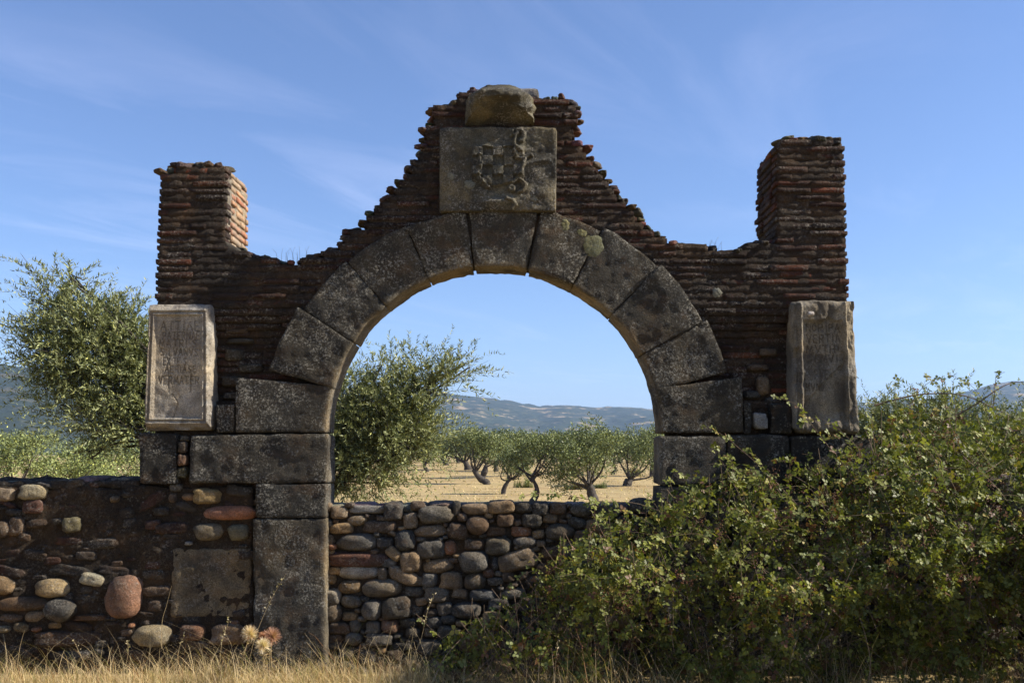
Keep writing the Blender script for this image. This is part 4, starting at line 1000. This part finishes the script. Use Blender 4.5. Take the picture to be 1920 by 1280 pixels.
# ------------------------------------------------------------------ bramble
top_px = [(755, 1290), (790, 1225), (830, 1178), (870, 1145), (930, 1128), (985, 1095), (1010, 1060), (1045, 1025), (1080, 1000), (1110, 965), (1160, 955), (1225, 940), (1262, 915), (1300, 895), (1340, 880), (1400, 868), (1470, 862), (1540, 850),
          (1600, 835), (1640, 800), (1670, 770), (1700, 748), (1745, 742), (1790, 765), (1830, 765), (1880, 758), (1940, 760), (2020, 735), (2200, 690), (2500, 660), (2800, 700), (2950, 1100)]  # last points lie out of view, raised to shade the lower bush
TX = np.array([p[0] for p in top_px], float); TY = np.array([p[1] for p in top_px], float)
def bush_front(px, py):
    yt = np.interp(px, TX, TY); t = np.clip((py-yt)/(1290-yt+1), 0, 1)
    amt = 0.80+0.55*np.clip((px-1200)/700, 0, 1)+1.2*np.clip((px-1950)/600, 0, 1)  # unseen right end added, bulging further out to cast shade on the bush
    base = 7.0-amt*(np.minimum(1, t*1.9)**0.7-0.40*smooth(0.45, 1.0, t))*np.clip((px-760)/260, 0.15, 1)
    over = np.where((px > 1640) & (py < 900), 0.55*np.clip((900-py)/120, 0, 1), 0)
    n = fbm(np.stack([px/95, py/95, 0*px], -1), 1.0, 3); n2 = fbm(np.stack([px/30, py/30, 0*px+5], -1), 1.0, 2)
    return base+over+0.62*n+0.30*n2
bx, _ = P(1450, 1270, 6.6)
bramble = thing('bramble_bush', 'sprawling green bramble thicket smothering the right half of the wall', 'bush', (float(bx), 6.6, 0))
LT = np.array([[0, 0, 0], [0.28, 0.36, 0.05], [0.62, 0.34, 0.05], [1.0, 0, -0.04], [0.62, -0.34, 0.05], [0.28, -0.36, 0.05], [0.45, 0, -0.03]])
LF = np.array([[0, 6, 1], [1, 6, 2], [2, 6, 3], [0, 5, 6], [5, 4, 6], [4, 3, 6]])
def tri_leaf():
    V = []; F = []
    for a, o, s in ((0, 0.25, 1.0), (80, 0.05, 0.85), (-80, 0.05, 0.85)):
        ca, sa = math.cos(math.radians(a)), math.sin(math.radians(a)); v = LT*s; v = v+[o, 0, 0]
        V.append(np.stack([ca*v[:, 0]-sa*v[:, 1], sa*v[:, 0]+ca*v[:, 1], v[:, 2]-0.06*v[:, 0]], 1)); F.append(LF+7*len(F))
    return np.concatenate(V), np.concatenate(F)
TLV, TLF = tri_leaf()
n = 17500
px = rng.uniform(775, 2900, n*3); py = rng.uniform(730, 1290, n*3)
yt = np.interp(px, TX, TY)+14*fbm(np.stack([px/40, 0*px, 0*px], -1), 1, 3)
dens = smooth(0, 40, py-yt)*(0.16+0.84*smooth(-0.12, 0.16, fbm(np.stack([px/48, py/48, 0*px+8], -1), 1, 3)))
dens = dens*np.where(px < 1010, 0.55+0.4*smooth(1150, 1230, py), 1)*np.where((py > 1150), 0.62, 1)*np.clip(1.05-(px-1920)/400, 0.4, 1)
keep = rng.random(n*3) < dens*0.95; px, py = px[keep][:n], py[keep][:n]; n = len(px)
Yf = bush_front(px, py)+np.minimum(rng.exponential(0.14, n), 0.8)-0.05
Yf = np.where((py > 880), np.minimum(Yf, 7.12), Yf)
n2_ = 9000; px2 = rng.uniform(800, 2300, n2_*2); py2 = rng.uniform(760, 1290, n2_*2); k2 = py2 > np.interp(px2, TX, TY)+25; px2 = px2[k2][:n2_]; py2 = py2[k2][:n2_]
px = np.concatenate([px, px2]); py = np.concatenate([py, py2])
Yf = np.concatenate([Yf, np.minimum(bush_front(px2, py2)+rng.uniform(0.25, 0.6, len(px2)), np.where(py2 > 880, 7.13, 9))]); n = len(px)
lx_, lz_ = P(px, py, Yf); pos = np.stack([lx_, Yf, lz_], 1); ok = lz_ > 0.02; pos = pos[ok]; n = len(pos)
hd = rdir(n)+np.array([0.1, -0.25, -0.25]); nr = rdir(n)*1.0+np.array([0.3, -0.35, 0.6])
GREENS = np.array([(0.11, 0.125, 0.024), (0.15, 0.165, 0.034), (0.075, 0.09, 0.018), (0.18, 0.19, 0.05), (0.13, 0.15, 0.05)])*0.95*np.array([1.04, 1.0, 0.85])
gc = GREENS[rng.integers(0, 5, n)]*(0.55+0.75*rng.random((n, 1)))
pn = fbm(pos, 1.6, 3)
q_ = rng.random(n); gc[q_ < 0.04+0.07*(pn > 0.15)] = (0.22, 0.18, 0.035); gc[(q_ > 0.96-0.10*(pn > 0.12))] = (0.12, 0.060, 0.032)
sz = rng.uniform(0.019, 0.034, n)*(1+0.45*(rng.random(n) < 0.12))*(1+0.9*np.clip((PX(pos[:, 0], pos[:, 1], pos[:, 2])[0]-1960)/200, 0, 1))
order = np.argsort(pos[:, 1]-0.0); pxv, pyv = PX(pos[:, 0], pos[:, 1], pos[:, 2])
vis = [i for i in order if -5 < pxv[i] < 1920 and pyv[i] < 1275][:270]
mask = np.ones(n, bool); mask[vis] = False
V, F, cc = scatter(TLV, TLF, pos[mask], hd[mask], nr[mask], sz[mask], gc[mask])
link('foliage', mesh_np('foliage', V, F, M_leaf, True, cc), bramble, kind='stuff')
leaf_me = mesh_np('leaf', TLV, TLF, M_leaf1, True)
for i in vis:
    X = Vector(hd[i]).normalized(); Z = Vector(nr[i]); Z = (Z-X*Z.dot(X)).normalized(); Yv = Z.cross(X)
    M = Matrix((X, Yv, Z)).transposed().to_4x4(); M.translation = Vector(pos[i])
    o = bpy.data.objects.new('leaf', leaf_me); C.objects.link(o); o.parent = bramble
    o.matrix_parent_inverse = Matrix.Translation(-Vector(bramble.location)); o.matrix_basis = M @ Matrix.Scale(float(sz[i]), 4); o.color = (*gc[i], 1)
# canes: some long ones placed by hand, many short ones out of the thicket
cane_px = [([(1300, 985, 6.9), (1200, 945, 6.95), (1130, 940, 6.95), (1060, 928, 6.95), (1000, 925, 6.9), (975, 935, 6.85)], .004), ([(1130, 1000, 6.9), (1150, 975, 6.9), (1130, 945, 6.95), (1110, 938, 6.95)], .004),
 ([(1620, 930, 6.75), (1590, 880, 6.8), (1560, 845, 6.85), (1525, 800, 6.85), (1495, 760, 6.85), (1450, 743, 6.8)], .0035), ([(1480, 950, 6.7), (1430, 880, 6.75), (1380, 835, 6.8), (1355, 815, 6.85), (1320, 800, 6.9)], .0035),
 ([(1560, 960, 6.7), (1610, 860, 6.8), (1590, 820, 6.85), (1540, 785, 6.9), (1500, 790, 6.9)], .003),
 ([(1640, 760, 7.3), (1720, 740, 7.3), (1800, 740, 7.3), (1860, 763, 7.3), (1905, 785, 7.3)], .007), ([(1770, 790, 7.3), (1830, 758, 7.3), (1870, 730, 7.3), (1905, 716, 7.3), (1960, 716, 7.3)], .006),
 ([(1850, 800, 7.2), (1862, 760, 7.2), (1866, 720, 7.2), (1868, 700, 7.2)], .004), ([(1700, 790, 7.2), (1712, 750, 7.2), (1740, 718, 7.2), (1765, 712, 7.2)], .003), ([(1790, 780, 7.2), (1800, 745, 7.2), (1798, 722, 7.2)], .003),
 ([(1720, 805, 6.9), (1755, 840, 6.85), (1773, 868, 6.8)], .004), ([(1780, 865, 6.8), (1840, 850, 6.8), (1860, 835, 6.8)], .004), ([(1680, 790, 7.2), (1679, 740, 7.2), (1680, 712, 7.2)], .002),
 ([(815, 1270, 6.3), (835, 1230, 6.4), (872, 1190, 6.5), (910, 1160, 6.6)], .004), ([(780, 1150, 6.9), (810, 1180, 6.8), (840, 1210, 6.7), (850, 1250, 6.6)], .003), ([(1020, 1110, 6.7), (1000, 1070, 6.8), (960, 1100, 6.85), (945, 1130, 6.85)], .003),
 ([(1130, 1010, 6.8), (1070, 1015, 6.85), (1020, 1035, 6.9), (990, 1060, 6.9)], .003), ([(1625, 1290, 5.9), (1632, 1240, 5.9), (1618, 1175, 5.9), (1600, 1130, 6.0)], .004), ([(1300, 1100, 6.3), (1240, 1000, 6.5), (1175, 960, 6.7), (1120, 965, 6.8)], .003)]
canes = []
for pts, r0 in cane_px:
    w3 = []
    for a, b, Yc in pts: x, z = P(a, b, Yc); w3.append((float(x), Yc, float(z)))
    canes.append((spline(w3, 26), r0))
for i in range(130):
    a = rng.uniform(860, 2150); yt0 = np.interp(a, TX, TY); b = yt0+rng.uniform(15, 330)
    if b > 1250: continue
    Yc = float(bush_front(np.array([a]), np.array([b]))[0])+0.02
    dx = rng.normal()*55; up = rng.uniform(20, 75); x0, z0 = P(a, b, Yc); x1, z1 = P(a+dx*0.5, b-up, Yc-0.04); x2, z2 = P(a+dx*1.3, b-up*0.9, Yc-0.10)
    canes.append((spline([(x0, Yc+0.1, z0-0.1), (x0, Yc, z0), (x1, Yc-0.04, z1), (x2, Yc-0.10, z2)], 18), 0.0024))
for i in range(46):
    a = rng.uniform(1240, 2100); b = np.interp(a, TX, TY)+rng.uniform(0, 30); Yc = float(bush_front(np.array([a]), np.array([b]))[0])+0.12
    hgt = rng.uniform(15, 85)*(1 if a > 1650 else 0.5); dx = rng.normal()*45; x0, z0 = P(a, b+30, Yc); x1, z1 = P(a+dx*0.4, b-hgt*0.6, Yc); x2, z2 = P(a+dx, b-hgt, Yc-0.03)
    canes.append((spline([(x0, Yc, z0), (x1, Yc, z1), (x2, Yc-0.03, z2)], 14), 0.0022))
pos = []; hd = []; nr = []; szl = []
for k, (pts, r0) in enumerate(canes):
    V, F = tube(pts, np.linspace(r0, r0*0.35, len(pts)), 5)
    link('cane', mesh_np('cane', V, F, M_cane), bramble)
    L = np.linalg.norm(np.diff(pts, axis=0), axis=1).sum(); m_ = max(3, int(L/(0.034 if r0 < 0.0055 else 0.07)))
    ii = rng.uniform(2, len(pts)-1.01, m_)
    for t in ii:
        i0 = int(t); p = pts[i0]*(1-(t-i0))+pts[i0+1]*(t-i0); tg = pts[i0+1]-pts[i0]; tg /= np.linalg.norm(tg)+1e-9
        d = rdir(1)[0]*0.9+tg*0.5+np.array([0, -0.2, 0]); d /= np.linalg.norm(d)
        pos.append(p+d*0.012); hd.append(d); nr.append(rdir(1)[0]*0.5+np.array([0.2, -0.6, 0.7])); szl.append(rng.uniform(0.016, 0.034))
pos = np.array(pos); n = len(pos); gc = GREENS[rng.integers(0, 5, n)]*(0.9+0.5*rng.random((n, 1)))
q_ = rng.random(n); gc[q_ < 0.06] = (0.25, 0.19, 0.04); gc[q_ > 0.96] = (0.13, 0.07, 0.035)
V, F, cc = scatter(TLV, TLF, pos, np.array(hd), np.array(nr), np.array(szl), gc)
link('cane_foliage', mesh_np('cane_foliage', V, F, M_leaf, True, cc), bramble, kind='stuff')
# dried fruit heads: clusters of small brown knobs
oc = np.array([[1,0,0],[-1,0,0],[0,1,0],[0,-1,0],[0,0,1],[0,0,-1]], float); of = np.array([[0,2,4],[2,1,4],[1,3,4],[3,0,4],[2,0,5],[1,2,5],[3,1,5],[0,3,5]])
nb = 260; a = rng.uniform(1000, 2100, nb); b = np.interp(a, TX, TY)+rng.uniform(5, 330, nb); Yb = bush_front(a, b)-0.03; xb, zb = P(a, b, Yb)
cen = np.stack([xb, Yb, zb], 1)[zb > 0.1]; rep = np.repeat(cen, 16, axis=0); rep = rep+rng.normal(size=rep.shape)*np.array([0.014, 0.014, 0.022]); nn = len(rep)
bc = np.array([(0.16, 0.075, 0.04)])*(0.6+0.9*rng.random((nn, 1)))
V, F, cc = scatter(oc, of, rep, rdir(nn), rdir(nn), rng.uniform(0.003, 0.006, nn), bc)
link('dried_fruit', mesh_np('dried_fruit', V, F, M_leaf, True, cc), bramble, kind='stuff')
# bare tangled stems inside the thicket
tg = Acc()
for i in range(420):
    a = rng.uniform(900, 2200); b = rng.uniform(np.interp(a, TX, TY)+60, 1285); Yc = float(bush_front(np.array([a]), np.array([b]))[0])+rng.uniform(0.05, 0.35)
    x, z = P(a, b, min(Yc, 7.1)); d = rdir(1)[0]*0.22; d[2] = abs(d[2])+0.1
    p0 = np.array([x, min(Yc, 7.1), z]); V, F = tube(spline([p0-d, p0+rng.normal(size=3)*0.03, p0+d], 7), [0.002]*7, 3); tg.add(V, F)
link('stem', tg.mesh('stems', M_cane), bramble, kind='stuff')

# ------------------------------------------------------------------ grass
def blades(n, xr, yr, hr, colf, wid=0.0035, lean=0.45, zf=None, seg=3):
    x = rng.uniform(*xr, n) if not callable(xr) else xr(n); y = rng.uniform(*yr, n); z = terr(x, y) if zf is None else zf(x, y)
    h = rng.uniform(*hr, n)*(0.6+0.8*rng.random(n)**2)*np.clip(1+1.5*fbm(np.stack([x*2.6, y*2.6, 0*x], -1), 1, 3), 0.2, 2); d = rng.uniform(0, 2*math.pi, n); ln = h*lean*rng.uniform(0.3, 1.9, n)
    wd = np.stack([-np.sin(d), np.cos(d), 0*d], 1)*wid*rng.uniform(0.6, 1.3, n)[:, None]; dirv = np.stack([np.cos(d), np.sin(d), 0*d], 1)
    V = np.zeros((n, (seg+1)*2, 3))
    for s in range(seg+1):
        f = s/seg; c = np.stack([x, y, z-0.01], 1)+dirv*(ln*f**2)[:, None]+np.stack([0*h, 0*h, h*(f-0.18*f**3)], 1)
        V[:, 2*s] = c-wd*(1-f*0.92); V[:, 2*s+1] = c+wd*(1-f*0.92)
    F = np.array([[2*s, 2*s+1, 2*s+3, 2*s+2] for s in range(seg)])
    F = F[None]+np.arange(n)[:, None, None]*(seg+1)*2
    return V.reshape(-1, 3), F.reshape(-1, 4), np.repeat(colf(n, x, y), (seg+1)*2, axis=0)
def straw(n, x, y):
    c = np.array((0.66, 0.51, 0.29))*(0.4+0.85*rng.random((n, 1))); g = rng.random(n) < 0.10; c[g] = (0.22, 0.22, 0.07); r_ = rng.random(n) < 0.12; c[r_] = (0.30, 0.16, 0.07)
    return c
def clump_x(lo, hi, k, sp):
    cs = rng.uniform(lo, hi, k)
    return lambda n: cs[rng.integers(0, k, n)]+rng.normal(size=n)*sp
A = Acc()
V, F, c = blades(20000, (-4.6, 0.1), (5.9, 7.14), (0.03, 0.10), straw, 0.0022, 0.9); A.add(V, F); A.Cc[-1] = c
V, F, c = blades(5200, clump_x(-4.4, 0.0, 46, 0.09), (6.3, 7.14), (0.08, 0.19), straw, 0.0018, 0.8); A.add(V, F); A.Cc[-1] = c
V, F, c = blades(1500, (-4.5, 0.6), (6.5, 7.14), (0.14, 0.30), straw, 0.0013, 0.9); A.add(V, F); A.Cc[-1] = c
V, F, c = blades(9000, (0.0, 4.6), (5.6, 6.4), (0.04, 0.15), straw, 0.0020, 0.7); A.add(V, F); A.Cc[-1] = c
V, F, c = blades(3800, (0.0, 4.8), (5.8, 6.75), (0.16, 0.40), lambda n, x, y: straw(n, x, y)*0.75, 0.0026, 0.6); A.add(V, F); A.Cc[-1] = c
link('dry_grass', A.mesh('dry_grass', M_grass, False), kind='stuff')
A = Acc()
def field_x(n): return rng.uniform(-1, 1, n)
nF = 26000; yy = 24+rng.random(nF)**1.3*95; xx = rng.uniform(-0.56, 0.56, nF)*yy
def fz(x, y): return terr(x, y)
x_s, y_s = xx, yy
V, F, c = blades(nF, lambda n: x_s, (0, 1), (0.05, 0.16), straw, 0.03, 0.7, zf=lambda x, y: 0*x, seg=1)
V = V.reshape(nF, -1, 3); dy = (y_s-V[:, 0, 1]*0)[:, None]; V[:, :, 1] = V[:, :, 1]*0+y_s[:, None]+(V[:, :, 1]-V[:, :1, 1]); V[:, :, 2] += terr(x_s, y_s)[:, None]
A.add(V.reshape(-1, 3), F); A.Cc[-1] = c
link('field_grass', A.mesh('field_grass', M_grass, False), kind='stuff')
# green tussocks in the field
for k, (bx_, by_, hh, col) in enumerate([(983, 914, 0.95, (0.17, 0.17, 0.06)), (1078, 918, 0.6, (0.12, 0.09, 0.05)), (1190, 893, 0.8, (0.30, 0.25, 0.10)), (1120, 915, 0.5, (0.12, 0.14, 0.05))]):
    X, Yy = ground_hit(bx_, by_)
    V, F, c = blades(420, lambda n: X+rng.normal(size=n)*0.28, (Yy-0.3, Yy+0.3), (hh*0.7, hh), lambda n, x, y: np.array(col)*(0.7+0.6*rng.random((n, 1))), 0.025, 0.45)
    o = link('grass_tussock', mesh_np('tussock', V, F, M_grass, False, c))
    o['label'] = ['tall green grass tussock between the slanting and the forked olive', 'brown scrubby tussock at the foot of the largest field olive', 'yellow grass tussock right of the flared olive trunk', 'small green tussock under the crown of the largest field olive'][k]
    o['category'] = 'grass'; o['group'] = 'tussocks in the field'
# wisps on top of the gateway
for k, (a, b, nb_, hh, lb) in enumerate([(548, 488, 12, 26, 'sparse dry grass wisps on the brick wall top left of arch'), (1343, 473, 9, 24, 'dry grass wisps with one tall stem on right wall top')]):
    A = Acc()
    for j in range(nb_):
        x, z = P(a+rng.normal()*14, b, 7.35); h = hh*rng.uniform(0.5, 1.1)*7.35/FPX*(1.7 if (k == 1 and j == 0) else 1)
        pts = spline([(x, 7.35, z-0.03), (x+rng.normal()*0.006, 7.35, z+h*0.5), (x+rng.normal()*0.02, 7.35, z+h)], 6)
        V, F = tube(pts, np.linspace(0.0016, 0.0006, 6), 3); A.add(V, F, (0.3, 0.24, 0.13))
    o = link('grass_tuft', A.mesh('tuft', M_grass)); o['label'] = lb; o['category'] = 'grass'
# oat stalks and seed heads in front of the wall
def stalk(pxs, Y, label, name='grass_stalk', head=True, n=22):
    pts = []
    for a, b in pxs: x, z = P(a, b, Y); pts.append((float(x), Y, float(z)))
    root = thing(name, label, 'grass', pts[0], 'tall dry grass stalks before the wall')
    sp = spline(pts, 22); V, F = tube(sp, np.linspace(0.0022, 0.0010, 22), 4); link('stem', mesh_np('stem', V, F, M_straw), root)
    if head:
        k = rng.uniform(12, 21.5, n); i0 = k.astype(int); p = sp[np.clip(i0, 0, 21)]+rng.normal(size=(n, 3))*0.006
        V, F, cc = scatter(GV*np.array([1, 0.8, 1]), OLF, p, rdir(n)*0.6+np.array([0, 0, .6]), rdir(n), rng.uniform(0.012, 0.024, n), np.tile((0.5, 0.42, 0.26), (n, 1)))
        link('seed_head', mesh_np('seed_head', V, F, M_grass, False, cc), root)
stalk([(462, 1262), (478, 1195), (505, 1130), (536, 1075)], 6.95, 'tallest oat stalk, leaning right across the pale jamb stone')
stalk([(412, 1275), (413, 1230), (418, 1195), (430, 1162)], 6.9, 'oat stalk with a full head in front of the tan boulder')
stalk([(303, 1215), (304, 1165), (312, 1135), (322, 1097)], 7.05, 'bare curved grass stem rising beside the squared buff stone', head=False)
stalk([(33, 1240), (38, 1210), (46, 1180)], 6.95, 'short straight straw at the far left of the wall', head=False)
stalk([(165, 1260), (150, 1225), (138, 1200)], 6.9, 'grass stem leaning left below the dark slab', n=6)
stalk([(770, 1240), (790, 1195), (800, 1150), (815, 1112)], 6.9, 'branched dry stalk in front of the cobbles')
stalk([(718, 1240), (728, 1200), (737, 1165)], 6.95, 'thin straw leaning right before the cobbles', head=False)
stalk([(635, 1275), (605, 1240), (575, 1203)], 6.7, 'straw leaning left at the foot of the jamb', head=False)
stalk([(985, 1290), (988, 1250), (985, 1205)], 6.1, 'upright dry stem in front of the bramble, left one', head=False)
stalk([(1040, 1290), (1042, 1240), (1046, 1200)], 6.1, 'upright dry stem in front of the bramble, with seed head', n=10)
stalk([(1262, 1180), (1262, 1130), (1260, 1095)], 6.2, 'withered flower stem standing in the bramble', n=10)
stalk([(328, 1270), (336, 1215), (346, 1190)], 6.9, 'slender oat stalk between two pale boulders', n=8)
stalk([(228, 1275), (240, 1225), (238, 1200)], 6.85, 'loose oat stalk below the red boulder', n=14)
# thistles
def thistle(pxs, Y, head_px, r, colA, colB, label):
    pts = [];
    for a, b in pxs: x, z = P(a, b, Y); pts.append((float(x), Y, float(z)))
    root = thing('thistle', label, 'thistle', pts[0], 'dried thistles at the foot of the wall')
    sp = spline(pts, 14); V, F = tube(sp, np.linspace(0.004, 0.0025, 14), 5); link('stem', mesh_np('stem', V, F, M_straw), root)
    hx, hz = P(*head_px, Y); c = np.array([float(hx), Y, float(hz)]); R = r/FPX*Y
    up = np.array([0.05, -0.25, 0.95])
    n = 900; d = rdir(n)+up*0.45; d /= np.linalg.norm(d, axis=1, keepdims=True); t = rng.random((n, 1))
    TV = np.array([[0, -0.02, 0], [0, 0.02, 0], [1, 0.008, 0], [1, -0.008, 0]])
    col = np.array(colA)*(1-t)+np.array(colB)*t
    V, F, cc = scatter(TV, OLF, np.repeat(c[None]-up*R*0.45, n, 0), d, rdir(n), R*1.35*rng.uniform(0.45, 1.05, n), col*(0.8+0.4*rng.random((n, 1))))
    link('flower_head', mesh_np('flower_head', V, F, M_fluff, False, cc), root)
    n = 90; d = rdir(n)-up*0.5
    V, F, cc = scatter(np.array([[0, -0.09, 0], [0, 0.09, 0], [1, 0.02, 0], [1, -0.02, 0]]), OLF, np.repeat(c[None]-up*R*0.5, n, 0), d, rdir(n), R*0.75*rng.uniform(0.7, 1.1, n), np.tile((0.36, 0.17, 0.06), (n, 1)))
    link('bract', mesh_np('bract', V, F, M_fluff, False, cc), root)
    n = 26; k = rng.integers(1, 12, n); p = sp[k]
    V, F, cc = scatter(GV*np.array([1, 0.5, 1]), OLF, p, rdir(n)+[0, 0, .3], rdir(n), rng.uniform(0.02, 0.045, n), np.tile((0.33, 0.25, 0.14), (n, 1)))
    link('withered_leaves', mesh_np('withered_leaves', V, F, M_grass, False, cc), root, kind='stuff')
thistle([(448, 1270), (456, 1230), (468, 1192)], 6.75, (468, 1183), 13, (0.78, 0.70, 0.55), (0.60, 0.40, 0.20), 'cream thistle head, leftmost and highest on its own stem')
thistle([(494, 1272), (496, 1240), (493, 1212)], 6.7, (493, 1205), 12, (0.80, 0.73, 0.58), (0.60, 0.42, 0.22), 'cream thistle head, lowest of the cluster')
thistle([(512, 1272), (508, 1230), (509, 1195)], 6.8, (510, 1187), 14, (0.42, 0.22, 0.15), (0.52, 0.33, 0.24), 'rusty pink thistle head, rightmost of the cluster')
thistle([(492, 1272), (494, 1230), (495, 1203)], 6.85, (494, 1191), 9, (0.50, 0.24, 0.14), (0.55, 0.30, 0.18), 'small rusty thistle head between the cream and pink ones')

# ------------------------------------------------------------------ air
hz_m = bpy.data.materials.new('air'); hz_m.use_nodes = True; nt = hz_m.node_tree; nt.nodes.remove(nt.nodes['Principled BSDF'])
pv = nt.nodes.new('ShaderNodeVolumePrincipled'); pv.inputs['Density'].default_value = 0.00010; pv.inputs['Color'].default_value = (0.40, 0.62, 1.0, 1); pv.inputs['Anisotropy'].default_value = 0.2
nt.links.new(pv.outputs[0], nt.nodes['Material Output'].inputs['Volume'])
bm = bmesh.new(); bmesh.ops.create_cube(bm, size=1.0); me = bpy.data.meshes.new('haze'); bm.to_mesh(me); bm.free(); me.materials.append(hz_m)
haze = bpy.data.objects.new('haze', me); C.objects.link(haze); haze['kind'] = 'stuff'
haze.location = (0, 4500, 200); haze.scale = (26000, 9500, 520)
